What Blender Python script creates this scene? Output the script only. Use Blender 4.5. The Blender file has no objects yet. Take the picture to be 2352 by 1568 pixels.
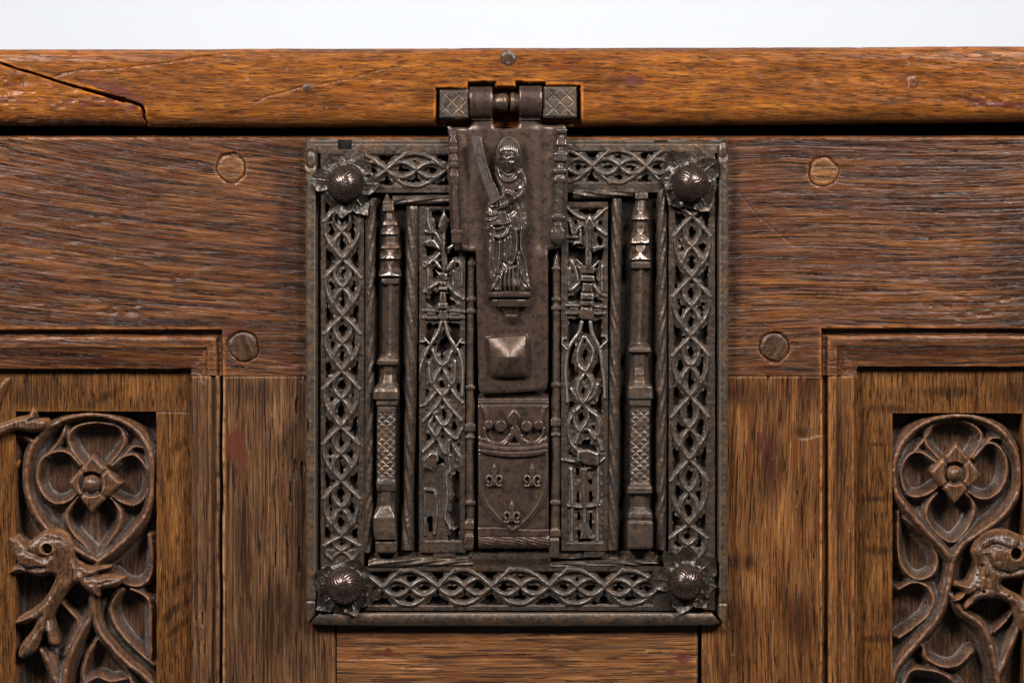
import bpy, math, random
import numpy as np
from mathutils import Vector

# ---------------------------------------------------------------- camera, world, lamps, exposure
S = 0.00025            # metres per unit (1 unit = one pixel of a 2352 px wide view of the chest front)
D = 6400.0             # camera distance from the chest front, in units
CX, CY = 1176.0, 784.0
scene = bpy.context.scene
cam = bpy.data.objects.new("camera", bpy.data.cameras.new("camera"))
scene.collection.objects.link(cam)
cam.location = (0, -D * S, 0)
cam.rotation_euler = (math.radians(90), 0, 0)
cam.data.sensor_width = 36.0
cam.data.lens = 36.0 * D / 2352.0
cam.data.clip_start = 0.05
cam.data.clip_end = 50
scene.camera = cam

world = bpy.data.worlds.new("World")
scene.world = world
world.use_nodes = True
world.node_tree.nodes["Background"].inputs[0].default_value = (0.93, 0.96, 1.0, 1)
world.node_tree.nodes["Background"].inputs[1].default_value = 0.045

def lamp(name, loc, target, size, power, color=(1, 1, 1), size_y=None):
    d = bpy.data.lights.new(name, 'AREA')
    d.energy = power
    d.size = size
    if size_y:
        d.shape = 'RECTANGLE'; d.size_y = size_y
    d.color = color
    o = bpy.data.objects.new(name, d)
    scene.collection.objects.link(o)
    o.location = loc
    o.rotation_euler = (Vector(target) - Vector(loc)).to_track_quat('-Z', 'Y').to_euler()
    return o

lamp("softbox", (-0.78, -1.05, 0.94), (0, 0, 0.0), 0.42, 41.0, (1.0, 0.985, 0.96))
lamp("softbox", (0.78, -1.05, 0.94), (0, 0, 0.0), 0.42, 39.0, (1.0, 0.985, 0.96))
lamp("backdrop_lamp", (0, 0.55, 1.5), (0, 1.55, 0.45), 1.2, 14.0, (0.96, 0.98, 1.0), 0.5)

scene.view_settings.view_transform = 'Standard'
scene.view_settings.look = 'None'
scene.view_settings.exposure = 0.0
scene.view_settings.gamma = 1.0

rnd = random.Random(4)

# ---------------------------------------------------------------- numpy tools
_lat = np.random.RandomState(11).rand(64, 256, 256).astype(np.float32)
def vnoise(X, Y, sx, sy, seed=0):
    L = _lat[seed % 64]
    x = X / sx + 137.3; y = Y / sy + 71.7
    xi = np.floor(x).astype(int); yi = np.floor(y).astype(int)
    fx = x - xi; fy = y - yi
    fx = fx * fx * (3 - 2 * fx); fy = fy * fy * (3 - 2 * fy)
    a = L[yi & 255, xi & 255]; b = L[yi & 255, (xi + 1) & 255]
    c = L[(yi + 1) & 255, xi & 255]; d = L[(yi + 1) & 255, (xi + 1) & 255]
    return (a + (b - a) * fx) * (1 - fy) + (c + (d - c) * fx) * fy - 0.5
def fnoise(X, Y, s, seed=0, octv=3):
    r = 0; a = 1.0
    for k in range(octv):
        r = r + a * vnoise(X, Y, s, s, seed + k); s *= 0.5; a *= 0.5
    return r
def sstep(a, b, x):
    t = np.clip((x - a) / (b - a), 0, 1)
    return t * t * (3 - 2 * t)
def dline(X, Y, pts, taper=None):
    """distance to a polyline; with taper=(w0,w1) the half width runs along it and is taken off"""
    pts = np.asarray(pts, float)
    d = np.full(X.shape, 1e9)
    n = len(pts) - 1
    for i in range(n):
        ax, ay = pts[i]; bx, by = pts[i + 1]
        dx, dy = bx - ax, by - ay
        L2 = dx * dx + dy * dy + 1e-9
        t = np.clip(((X - ax) * dx + (Y - ay) * dy) / L2, 0, 1)
        e = np.hypot(X - ax - t * dx, Y - ay - t * dy)
        if taper is not None:
            e = e - (taper[0] + (taper[1] - taper[0]) * (i + t) / n)
        d = np.minimum(d, e)
    return d
def spoly(X, Y, pts):
    pts = np.asarray(pts, float)
    d = dline(X, Y, np.vstack([pts, pts[:1]]))
    ins = np.zeros(X.shape, bool)
    n = len(pts); j = n - 1
    for i in range(n):
        xi, yi = pts[i]; xj, yj = pts[j]
        if yi != yj:
            ins ^= ((yi > Y) != (yj > Y)) & (X < (xj - xi) * (Y - yi) / (yj - yi) + xi)
        j = i
    return np.where(ins, -d, d)
def sbox(X, Y, x0, y0, x1, y1, r=0.0):
    qx = np.abs(X - (x0 + x1) / 2) - (x1 - x0) / 2 + r
    qy = np.abs(Y - (y0 + y1) / 2) - (y1 - y0) / 2 + r
    return np.hypot(np.maximum(qx, 0), np.maximum(qy, 0)) + np.minimum(np.maximum(qx, qy), 0) - r
def curve(pts, closed=False, n=7):
    P = np.asarray(pts, float); m = len(P); out = []
    for i in range(m if closed else m - 1):
        if closed:
            p0, p1, p2, p3 = P[(i - 1) % m], P[i], P[(i + 1) % m], P[(i + 2) % m]
        else:
            p1, p2 = P[i], P[i + 1]
            p0 = P[i - 1] if i > 0 else 2 * p1 - p2
            p3 = P[i + 2] if i + 2 < m else 2 * p2 - p1
        for k in range(n):
            t = k / n
            out.append(0.5 * ((2 * p1) + (-p0 + p2) * t + (2 * p0 - 5 * p1 + 4 * p2 - p3) * t * t + (-p0 + 3 * p1 - 3 * p2 + p3) * t ** 3))
    out.append(P[0] if closed else P[-1])
    return np.array(out)
def blur(Z, r):
    for ax in (0, 1):
        p = [(0, 0), (0, 0)]; p[ax] = (r + 1, r)
        C = np.cumsum(np.pad(Z, p, mode='edge'), axis=ax)
        n = Z.shape[ax]
        Z = (np.take(C, range(2 * r + 1, 2 * r + 1 + n), ax) - np.take(C, range(0, n), ax)) / (2 * r + 1)
    return Z
def frame(ox, oy, s):
    def f(pts):
        a = np.asarray(pts, float)
        return np.array([ox, oy]) + a * s
    return f
# several sketch frames in which the outlines below were measured
fA = frame(689, 258.4, .3296); fB = frame(1205.9, 258.4, .3296); fC = frame(689, 746.5, .3296); fD = frame(1205.9, 746.5, .3296)
fE = frame(689, 1148.4, .2676); fF = frame(1205.9, 1148.4, .2676)
fG = frame(0, 689, .3174); fH = frame(0, 1070.9, .3174); fI = frame(1607.8, 689, .3171); fJ = frame(1607.8, 1070.9, .3171)
fK = frame(976.2, 172.3, .2563); fL = frame(1033.6, 516.8, .2563); fM = frame(1033.6, 861.3, .2563)
fN = frame(935.9, 447.9, .2014); fQ = frame(1274.7, 447.9, .2014); fR = frame(1079.5, 298.6, .1465)

# ---------------------------------------------------------------- object tools
def thing(name, label, cat, loc=(0, 0, 0)):
    o = bpy.data.objects.new(name, None)
    scene.collection.objects.link(o)
    o.location = loc
    o['label'] = label; o['category'] = cat
    o.empty_display_size = 0.02
    return o

def world_off(o):
    v = Vector((0, 0, 0))
    while o is not None:
        v = v + o.location; o = o.parent
    return v

def make(name, V, faces, mat, parent, attrs=None, grain=None, z0=0.0, smooth=True, angle=None):
    """V in units (x right, y down, z out of the front); the size is measured at distance z0"""
    V = np.asarray(V, float)
    k = (D - z0) / D
    W = np.empty_like(V)
    W[:, 0] = (V[:, 0] - CX) * k * S
    W[:, 1] = -V[:, 2] * S
    W[:, 2] = (CY - V[:, 1]) * k * S
    org = np.array([(W[:, 0].min() + W[:, 0].max()) / 2, W[:, 1].max(), (W[:, 2].min() + W[:, 2].max()) / 2])
    W -= org
    F = np.asarray(faces, np.int32)
    me = bpy.data.meshes.new(name)
    nf, nc = F.shape
    me.vertices.add(len(W)); me.vertices.foreach_set('co', W.ravel().astype(np.float32))
    me.loops.add(nf * nc); me.loops.foreach_set('vertex_index', F.ravel())
    me.polygons.add(nf); me.polygons.foreach_set('loop_start', np.arange(0, nf * nc, nc, dtype=np.int32))
    me.polygons.foreach_set('use_smooth', np.full(nf, smooth))
    me.update(calc_edges=True)
    G = V if grain is None else grain
    at = me.attributes.new('grain', 'FLOAT_VECTOR', 'POINT'); at.data.foreach_set('vector', np.ascontiguousarray(G, np.float32).ravel())
    for key, arr in (attrs or {}).items():
        at = me.attributes.new(key, 'FLOAT', 'POINT'); at.data.foreach_set('value', np.ascontiguousarray(arr, np.float32))
    if angle:
        me.set_sharp_from_angle(angle=math.radians(angle))
    me.materials.append(mat)
    o = bpy.data.objects.new(name, me)
    scene.collection.objects.link(o)
    o.parent = parent
    po = world_off(parent) if parent else Vector((0, 0, 0))
    o.location = Vector(org) - po
    return o

def relief(name, parent, mat, box, step, zf, sd=None, back=0.0, z0=None, grain=None, wr=3, ws=2.0, fields=None, backface=False, edge_wear=2.2):
    """a carved or forged piece: a dense front surface zf(x,y), cut to sd(x,y)<0, with walls down to 'back'"""
    x0, x1, y0, y1 = box
    nx = max(2, int(round((x1 - x0) / step)) + 1); ny = max(2, int(round((y1 - y0) / step)) + 1)
    X, Y = np.meshgrid(np.linspace(x0, x1, nx), np.linspace(y0, y1, ny))
    if sd is not None:
        d = sd(X, Y)
        gy, gx = np.gradient(d, (y1 - y0) / (ny - 1), (x1 - x0) / (nx - 1))
        gl = np.hypot(gx, gy) + 1e-6
        out = d > 0
        mv = np.clip(d, 0, 1.5 * step) * out
        cen = (d[:-1, :-1] + d[1:, :-1] + d[:-1, 1:] + d[1:, 1:]) / 4
        nin = (~out[:-1, :-1]).astype(int) + (~out[1:, :-1]) + (~out[:-1, 1:]) + (~out[1:, 1:])
        keep = (nin >= 3) | ((nin >= 2) & (cen < 0.25 * step))
        X = X - mv * gx / gl; Y = Y - mv * gy / gl
    else:
        keep = np.ones((ny - 1, nx - 1), bool)
    Z = zf(X, Y) + np.zeros_like(X)
    Ze = Z if sd is None else np.where(d > 0.2, Z - edge_wear, Z)
    wear = np.clip((Z - blur(Ze, wr)) / ws, -1, 1)
    idx = np.arange(nx * ny).reshape(ny, nx)
    a = idx[:-1, :-1][keep]; b = idx[:-1, 1:][keep]; c = idx[1:, 1:][keep]; e = idx[1:, :-1][keep]
    F = np.stack([a, e, c, b], 1)
    V = np.stack([X.ravel(), Y.ravel(), Z.ravel()], 1)
    # walls round every border
    E = np.concatenate([np.stack([a, e], 1), np.stack([e, c], 1), np.stack([c, b], 1), np.stack([b, a], 1)])
    code = E[:, 0].astype(np.int64) * (nx * ny) + E[:, 1]
    rev = E[:, 1].astype(np.int64) * (nx * ny) + E[:, 0]
    bd = E[~np.isin(code, rev)]
    bv = np.unique(bd)
    remap = np.full(nx * ny, -1); remap[bv] = np.arange(len(bv))
    n0 = len(V)
    Vt = V[bv].copy(); Vb = V[bv].copy(); Vb[:, 2] = np.minimum(back, Vb[:, 2] - 0.01)
    F2 = np.stack([remap[bd[:, 1]] + n0, remap[bd[:, 0]] + n0, remap[bd[:, 0]] + n0 + len(bv), remap[bd[:, 1]] + n0 + len(bv)], 1)
    parts = [F, F2]
    Vs = [V, Vt, Vb]
    src = np.concatenate([np.arange(n0), bv, bv])
    Vall = np.concatenate(Vs); Fall = np.concatenate(parts)
    if backface:
        q = len(Vall)
        Vall = np.concatenate([Vall, [[x0, y0, back], [x1, y0, back], [x1, y1, back], [x0, y1, back]]])
        src = np.concatenate([src, [0, 0, 0, 0]])
        Fall = np.concatenate([Fall, [[q, q + 1, q + 2, q + 3]]])
    used = np.zeros(len(Vall), bool); used[Fall.ravel()] = True
    mp = np.cumsum(used) - 1
    Fall = mp[Fall]; Vu = Vall[used]; su = src[used]
    at = {'wear': wear.ravel()[su]}
    for key, fn in (fields or {}).items():
        at[key] = fn(X, Y).ravel()[su]
    if grain is not None:
        gu, gv = grain(Vu[:, 0], Vu[:, 1])
        G = np.stack([gu, gv, Vu[:, 2]], 1)
    else:
        G = Vu
    return make(name, Vu, Fall, mat, parent, at, G, z0 if z0 is not None else float(np.median(Z)))

PROF = {
    'oct': [(-1, 0), (-1, .45), (-.93, .62), (-.5, .96), (-.42, 1), (0, 1), (.42, 1), (.5, .96), (.93, .62), (1, .45), (1, 0)],
    'ridge': [(-1, 0), (-1, .3), (-.95, .42), (-.5, .74), (-.08, .98), (0, 1), (.08, .98), (.5, .74), (.95, .42), (1, .3), (1, 0)],
    'box': [(-1, 0), (-1, .72), (-.97, .86), (-.9, .96), (-.8, 1), (0, 1.01), (.8, 1), (.9, .96), (.97, .86), (1, .72), (1, 0)],
    'round': [(-1, 0), (-1, .25), (-.92, .5), (-.7, .78), (-.35, .96), (0, 1), (.35, .96), (.7, .78), (.92, .5), (1, .25), (1, 0)],
}
def loft(name, parent, mat, rows, zb, step=1.3, depth=1.0, deco=None, vertical=True, z0=None, wob=0.5, seed=1):
    """a turned or forged bar. rows: (pos, lo, hi, profile[, depth factor]) from one end to the other"""
    pos = np.array([r[0] for r in rows], float)
    for i in range(1, len(pos)):
        if pos[i] <= pos[i - 1]: pos[i] = pos[i - 1] + 0.01
    T = np.arange(pos[0], pos[-1] + step * .5, step)
    lo = np.interp(T, pos, [r[1] for r in rows]); hi = np.interp(T, pos, [r[2] for r in rows])
    dp = np.interp(T, pos, [(r[4] if len(r) > 4 else 1.0) for r in rows])
    ker = np.array([.25, .5, .25])
    sm = lambda q: np.convolve(np.pad(q, 1, mode='edge'), ker, 'valid')
    lo, hi, dp = sm(lo), sm(hi), sm(dp)
    lo = lo + wob * vnoise(T, T * 0, 22, 1, seed); hi = hi + wob * vnoise(T, T * 0, 22, 1, seed + 5)
    hw = (hi - lo) / 2; cc = (hi + lo) / 2
    npf = len(PROF['oct'])
    Wt = {k: np.interp(T, pos, [1.0 if r[3] == k else 0.0 for r in rows]) for k in PROF}
    ss = np.zeros((len(T), npf)); zz = np.zeros((len(T), npf))
    for k, pr in PROF.items():
        pr = np.array(pr)
        ss += Wt[k][:, None] * pr[None, :, 0]; zz += Wt[k][:, None] * pr[None, :, 1]
    # subdivide across
    m = 2
    base = np.arange(npf); fine = np.concatenate([np.linspace(0, 4, 9), np.linspace(4, 6, 13)[1:], np.linspace(6, 10, 9)[1:]])
    ss = np.array([np.interp(fine, base, r) for r in ss]); zz = np.array([np.interp(fine, base, r) for r in zz])
    c = cc[:, None] + hw[:, None] * ss
    TT = np.repeat(T[:, None], c.shape[1], 1)
    d = (hw * depth * dp)[:, None]
    Z = zb + d * zz
    if deco is not None:
        Z = Z + deco(c, TT, ss) * (zz > .2)
    Z = np.maximum(Z + 0.5 * vnoise(c, TT, 6, 6, seed + 9) * (zz > .2), zb)
    Z[:, 0] = zb; Z[:, -1] = zb
    wear = np.clip((hw - np.convolve(np.pad(hw, 4, mode='edge'), np.ones(9) / 9, 'valid'))[:, None] / 1.6 + 0.55 * np.exp(-(ss * 9) ** 2) * Wt['ridge'][:, None]
                   + 0 * ss, -1, 1)
    if deco is not None:
        dz = deco(c, TT, ss); wear = np.clip(wear + dz * .35, -1, 1)
    # end caps
    c = np.vstack([c[:1], c, c[-1:]]); TT = np.vstack([TT[:1], TT, TT[-1:]])
    Z = np.vstack([np.full_like(Z[:1], zb), Z, np.full_like(Z[:1], zb)]); wear = np.vstack([wear[:1], wear, wear[-1:]])
    ny, nx = c.shape
    X, Y = (c, TT) if vertical else (TT, c)
    V = np.stack([X.ravel(), Y.ravel(), Z.ravel()], 1)
    idx = np.arange(nx * ny).reshape(ny, nx)
    F = np.stack([idx[:-1, :-1].ravel(), idx[1:, :-1].ravel(), idx[1:, 1:].ravel(), idx[:-1, 1:].ravel()], 1)
    if not vertical: F = F[:, ::-1]
    return make(name, V, F, mat, parent, {'wear': wear.ravel()}, None, z0 if z0 is not None else zb + float(np.mean(hw)) * .6, True, 50)

def boxpart(name, parent, mat, x0, x1, y0, y1, z0, z1):
    V = [[x, y, z] for z in (z0, z1) for y in (y0, y1) for x in (x0, x1)]
    F = [[0, 1, 3, 2], [4, 6, 7, 5], [0, 4, 5, 1], [2, 3, 7, 6], [0, 2, 6, 4], [1, 5, 7, 3]]
    return make(name, V, F, mat, parent, {}, None, 0.0, False)

# ---------------------------------------------------------------- materials
class NT:
    def __init__(s, name):
        s.m = bpy.data.materials.new(name); s.m.use_nodes = True
        s.t = s.m.node_tree; s.n = s.t.nodes; s.p = s.n['Principled BSDF']
    def link(s, a, b): s.t.links.new(a, b)
    def val(s, sock, v):
        if isinstance(v, (int, float)): sock.default_value = v
        elif isinstance(v, (tuple, list)): sock.default_value = v if len(v) != 3 or len(sock.default_value) == 3 else (*v, 1)
        else: s.link(v, sock)
    def math(s, op, a, b=0.0, c=None, clamp=False):
        n = s.n.new('ShaderNodeMath'); n.operation = op; n.use_clamp = clamp
        s.val(n.inputs[0], a); s.val(n.inputs[1], b)
        if c is not None: s.val(n.inputs[2], c)
        return n.outputs[0]
    def vec(s, op, a, b):
        n = s.n.new('ShaderNodeVectorMath'); n.operation = op
        s.val(n.inputs[0], a); s.val(n.inputs[1], b)
        return n.outputs[0]
    def noise(s, v, detail=3, rough=.55, scale=1.0, dist=0.0):
        n = s.n.new('ShaderNodeTexNoise'); s.link(v, n.inputs['Vector'])
        n.inputs['Scale'].default_value = scale; n.inputs['Detail'].default_value = detail; n.inputs['Roughness'].default_value = rough
        n.inputs['Distortion'].default_value = dist
        return n.outputs[0]
    def ramp(s, f, stops):
        n = s.n.new('ShaderNodeValToRGB'); s.link(f, n.inputs[0])
        e = n.color_ramp.elements
        while len(e) < len(stops): e.new(.5)
        for el, (p, c) in zip(e, stops):
            el.position = p; el.color = (*c, 1) if len(c) == 3 else c
        return n.outputs[0]
    def step(s, f, a, b):
        n = s.n.new('ShaderNodeMapRange'); n.interpolation_type = 'SMOOTHSTEP'
        s.val(n.inputs[0], f); n.inputs[1].default_value = a; n.inputs[2].default_value = b
        return n.outputs[0]
    def mix(s, f, a, b):
        n = s.n.new('ShaderNodeMix'); n.data_type = 'RGBA'
        s.val(n.inputs[0], f); s.val(n.inputs[6], a); s.val(n.inputs[7], b)
        return n.outputs[2]
    def attr(s, name, vec=False):
        n = s.n.new('ShaderNodeAttribute'); n.attribute_name = name
        return n.outputs['Vector'] if vec else n.outputs['Fac']

def wood(name, dark, mid, light, seed=0, fu=.0045, fv=.085, lines=.40, pores=.7, pore_v=.42, pore_u=.016, warp=14.0, rough=.40, patch=.5, red=.35, coat=.25, relief_px=1.6, dust=0.0, contrast=.17):
    t = NT(name)
    g = t.vec('ADD', t.attr('grain', True), (seed * 531.0, seed * 277.0, seed * 91.0))
    w = t.noise(t.vec('MULTIPLY', g, (.0035, .012, .012)), 2)
    w2 = t.noise(t.vec('MULTIPLY', g, (.009, .02, .02)), 2)
    off = t.n.new('ShaderNodeCombineXYZ')
    t.link(t.math('ADD', t.math('MULTIPLY', t.math('SUBTRACT', w, .5), warp), t.math('MULTIPLY', t.math('SUBTRACT', w2, .5), warp * .12)), off.inputs[1])
    gw = t.vec('ADD', g, off.outputs[0])
    n1 = t.noise(t.vec('MULTIPLY', gw, (fu, fv, fv * .7)), 5, .62)
    n2 = t.noise(t.vec('MULTIPLY', gw, (fu * 1.5, fv * 3.2, fv * 3)), 3, .62)
    n4 = t.noise(t.vec('MULTIPLY', gw, (fu * 4.0, fv * 5.0, fv * 4)), 3, .6)
    n3 = t.noise(t.vec('MULTIPLY', gw, (pore_u, pore_v, pore_v)), 2, .5)
    f = t.math('ADD', t.math('ADD', t.math('MULTIPLY', n1, 1 - lines), t.math('MULTIPLY', n2, lines * .62)), t.math('MULTIPLY', n4, lines * .38))
    col = t.ramp(f, [(.5 - contrast * .62, dark), (.5 - contrast * .05, mid), (.5 + contrast * .62, light)])
    dl = t.step(n2, .535, .585)
    col = t.mix(t.math('MULTIPLY', dl, .62), col, tuple(c * .62 for c in dark))
    pt = t.noise(t.vec('MULTIPLY', g, (.004, .007, .007)), 3)
    pm = t.step(pt, .42, .68)
    col = t.mix(t.math('MULTIPLY', pm, patch), col, t.vec('MULTIPLY', col, (.50, .45, .45)))
    rd = t.step(t.noise(t.vec('MULTIPLY', gw, (.009, .055, .05)), 3), .52, .68)
    col = t.mix(t.math('MULTIPLY', rd, red), col, t.vec('MULTIPLY', mid, (1.0, .5, .38)) if not isinstance(mid, tuple) else tuple(mid[i] * (.95, .55, .42)[i] for i in range(3)))
    po = t.step(n3, .575, .62)
    col = t.mix(t.math('MULTIPLY', po, pores), col, tuple(c * .32 for c in dark))
    # wear of raised edges, dirt in the corners
    we = t.attr('wear')
    up = t.math('MULTIPLY', t.math('MAXIMUM', we, 0.0), t.step(t.noise(t.vec('MULTIPLY', g, (.05, .05, .05)), 3), .25, .6))
    col = t.mix(t.math('MULTIPLY', up, .9), col, tuple(min(1, light[i] * (1.25, 1.15, 1.1)[i]) for i in range(3)))
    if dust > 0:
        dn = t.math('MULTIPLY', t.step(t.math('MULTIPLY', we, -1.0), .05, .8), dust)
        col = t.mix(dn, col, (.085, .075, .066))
    # placed marks: red stains, darker patches, pale scuffs
    st = t.attr('stain'); dk = t.attr('dark_mark'); pl = t.attr('scuff')
    edge = t.noise(t.vec('MULTIPLY', g, (.035, .15, .1)), 5, .65)
    streak = t.noise(t.vec('MULTIPLY', gw, (.008, .22, .2)), 4, .62)
    stm = t.step(t.math('ADD', st, t.math('MULTIPLY', t.math('SUBTRACT', edge, .5), 1.5)), .44, .56)
    col = t.mix(stm, col, (.085, .024, .014))
    dkm = t.math('MULTIPLY', t.step(t.math('ADD', dk, t.math('MULTIPLY', t.math('SUBTRACT', edge, .5), .8)), .2, .9), t.math('ADD', .45, t.math('MULTIPLY', t.step(streak, .40, .60), .55)))
    col = t.mix(t.math('MULTIPLY', dkm, .8), col, tuple(c * .55 for c in dark))
    plm = t.step(t.math('ADD', pl, t.math('MULTIPLY', t.math('SUBTRACT', edge, .5), .9)), .3, .9)
    plm = t.math('MULTIPLY', plm, t.step(streak, .44, .58))
    col = t.mix(t.math('MULTIPLY', plm, .26), col, tuple(min(1, c * 1.7) for c in light))
    t.link(col, t.p.inputs['Base Color'])
    h = t.math('SUBTRACT', t.math('ADD', t.math('MULTIPLY', n1, .8), t.math('MULTIPLY', n2, .55)), t.math('ADD', t.math('MULTIPLY', po, .6 * min(1, pores + .2)), t.math('MULTIPLY', dl, .35)))
    lump = t.noise(t.vec('MULTIPLY', g, (.02, .05, .05)), 3)
    h = t.math('ADD', h, t.math('MULTIPLY', lump, .8))
    b = t.n.new('ShaderNodeBump'); b.inputs['Strength'].default_value = 1.0; b.inputs['Distance'].default_value = relief_px * S
    t.link(h, b.inputs['Height']); t.link(b.outputs[0], t.p.inputs['Normal'])
    r = t.math('ADD', rough, t.math('MULTIPLY', t.math('SUBTRACT', lump, .5), .35))
    t.link(r, t.p.inputs['Roughness'])
    t.p.inputs['Coat Weight'].default_value = coat
    t.p.inputs['Coat Roughness'].default_value = .28
    t.link(b.outputs[0], t.p.inputs['Coat Normal'])
    t.p.inputs['Specular IOR Level'].default_value = .30
    return t.m

def iron(name, base, rust, worn, rough=.48, metal=.75, rusty=.5, bump=.9, wearamt=1.0, dirt=.8, scale=1.0):
    t = NT(name)
    g = t.attr('grain', True)
    a = t.noise(t.vec('MULTIPLY', g, (.028 * scale, .02 * scale, .028)), 5, .62)
    fine = t.noise(t.vec('MULTIPLY', g, (.30, .22, .3)), 4, .65)
    blot = t.noise(t.vec('MULTIPLY', g, (.075, .06, .07)), 4, .6)
    col = t.mix(t.math('MULTIPLY', t.step(a, .42, .64), rusty), base, rust)
    col = t.mix(t.math('MULTIPLY', t.step(blot, .48, .64), .75), col, tuple(c * .42 for c in base))
    col = t.mix(t.math('MULTIPLY', t.step(fine, .54, .72), .35), col, tuple(min(1, c * 1.9) for c in base))
    we = t.attr('wear')
    pos = t.math('MAXIMUM', we, 0.0)
    wm = t.math('MULTIPLY', t.step(t.math('ADD', pos, t.math('MULTIPLY', t.math('SUBTRACT', blot, .5), 1.1)), .38, 1.05), wearamt)
    col = t.mix(wm, col, worn)
    neg = t.step(t.math('MULTIPLY', we, -1.0), .1, .8)
    col = t.mix(t.math('MULTIPLY', neg, dirt), col, (.058, .045, .035))
    t.link(col, t.p.inputs['Base Color'])
    t.link(t.math('MULTIPLY', t.math('SUBTRACT', 1.0, t.math('MULTIPLY', neg, .75)), metal), t.p.inputs['Metallic'])
    r = t.math('ADD', t.math('SUBTRACT', rough, t.math('MULTIPLY', wm, .16)), t.math('MULTIPLY', t.math('SUBTRACT', fine, .5), .3))
    r = t.math('ADD', r, t.math('MULTIPLY', neg, .25))
    t.link(r, t.p.inputs['Roughness'])
    h = t.math('ADD', t.math('MULTIPLY', fine, .5), t.math('ADD', t.math('MULTIPLY', blot, 1.1), t.math('MULTIPLY', a, .4)))
    b = t.n.new('ShaderNodeBump'); b.inputs['Strength'].default_value = 1.0; b.inputs['Distance'].default_value = bump * S
    t.link(h, b.inputs['Height']); t.link(b.outputs[0], t.p.inputs['Normal'])
    return t.m

M_LID = wood('oak_lid', (.050, .016, .005), (.172, .053, .008), (.33, .112, .017), 1, fu=.009, fv=.085, lines=.52, pores=.62, pore_v=.22, pore_u=.030, rough=.28, patch=.6, red=.3, coat=.0, relief_px=1.3, warp=10, contrast=.19)
M_RAIL = wood('oak_rail', (.020, .008, .005), (.072, .024, .009), (.26, .092, .020), 2, fu=.0020, fv=.105, lines=.62, pores=.85, pore_v=.24, pore_u=.008, rough=.29, patch=.4, red=.5, coat=.0, relief_px=2.2, warp=6)
M_STILE = wood('oak_stile', (.027, .013, .009), (.092, .042, .018), (.27, .142, .064), 3, fu=.0042, fv=.23, lines=.6, pores=.85, pore_v=.30, pore_u=.010, rough=.32, patch=.6, red=.4, coat=.0, relief_px=1.9, warp=5, contrast=.20)
M_STILE2 = wood('oak_stile_orange', (.034, .013, .007), (.118, .044, .013), (.32, .142, .045), 13, fu=.0045, fv=.23, lines=.6, pores=.85, pore_v=.30, pore_u=.013, rough=.32, patch=.55, red=.5, coat=.0, relief_px=1.9, warp=6, contrast=.20)
M_LOW = wood('oak_lower_rail', (.036, .014, .008), (.135, .052, .016), (.36, .152, .050), 4, fu=.0030, fv=.10, lines=.55, pores=.8, pore_v=.28, pore_u=.010, rough=.33, patch=.45, red=.35, coat=.0, relief_px=1.9, warp=7, contrast=.20)
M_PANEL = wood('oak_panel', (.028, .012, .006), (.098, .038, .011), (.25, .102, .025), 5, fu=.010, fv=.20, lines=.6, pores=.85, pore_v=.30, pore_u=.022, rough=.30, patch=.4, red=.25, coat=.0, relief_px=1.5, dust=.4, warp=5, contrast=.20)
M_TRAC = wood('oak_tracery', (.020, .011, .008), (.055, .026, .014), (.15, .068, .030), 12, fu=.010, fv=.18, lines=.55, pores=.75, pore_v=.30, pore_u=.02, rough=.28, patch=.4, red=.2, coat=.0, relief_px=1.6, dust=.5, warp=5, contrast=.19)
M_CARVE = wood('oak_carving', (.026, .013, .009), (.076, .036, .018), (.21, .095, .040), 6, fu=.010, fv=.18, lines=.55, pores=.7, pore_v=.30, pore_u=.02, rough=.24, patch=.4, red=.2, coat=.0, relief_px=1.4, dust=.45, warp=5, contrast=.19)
M_PEGL = wood('oak_peg_light', (.05, .020, .007), (.145, .058, .016), (.27, .118, .036), 7, fu=.012, fv=.14, patch=.3, red=.2, coat=0, rough=.35)
M_PEGD = wood('oak_peg_dark', (.026, .014, .009), (.055, .026, .013), (.11, .054, .026), 8, fu=.012, fv=.12, patch=.3, red=.2, coat=0, rough=.3)
M_PEGR = wood('oak_peg_red', (.040, .012, .007), (.125, .036, .017), (.22, .085, .04), 9, fu=.012, fv=.12, patch=.2, red=.3, coat=0, rough=.3)
M_IN = wood('oak_inside', (.006, .004, .003), (.010, .006, .004), (.014, .009, .006), 10, coat=0, rough=.8)
M_IRON = iron('iron_tracery', (.054, .039, .031), (.090, .052, .030), (.30, .262, .228), rough=.37, metal=.58, rusty=.7, wearamt=.8)
M_PETAL = iron('iron_petal', (.045, .035, .028), (.070, .045, .030), (.22, .19, .165), rough=.35, metal=.6, rusty=.6, wearamt=.5)
M_FRAME = iron('iron_frame', (.062, .043, .031), (.118, .062, .029), (.19, .16, .135), rough=.41, metal=.5, rusty=.8, wearamt=.45)
M_HASP = iron('iron_hasp', (.066, .041, .032), (.105, .063, .037), (.21, .17, .15), rough=.33, metal=.6, rusty=.55, bump=.45, wearamt=.5, dirt=.5)
M_FIG = iron('iron_figure', (.105, .078, .066), (.100, .062, .043), (.36, .32, .29), rough=.27, metal=.7, rusty=.45, bump=.3, wearamt=.6)
M_BOLT = iron('iron_bolt', (.060, .043, .034), (.110, .066, .038), (.27, .23, .20), rough=.40, metal=.5, rusty=.75, wearamt=.5, dirt=0.0)
M_BLADE = iron('iron_blade', (.108, .080, .072), (.110, .070, .055), (.36, .32, .30), rough=.30, metal=.55, rusty=.4, bump=.2, wearamt=.7)
M_COL = iron('iron_column', (.080, .057, .045), (.132, .077, .044), (.29, .245, .21), rough=.33, metal=.6, rusty=.75, wearamt=.7)
M_BOSS = iron('iron_boss', (.066, .044, .036), (.070, .042, .030), (.25, .21, .19), rough=.27, metal=.7, rusty=.35, bump=.2, wearamt=.3)
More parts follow.
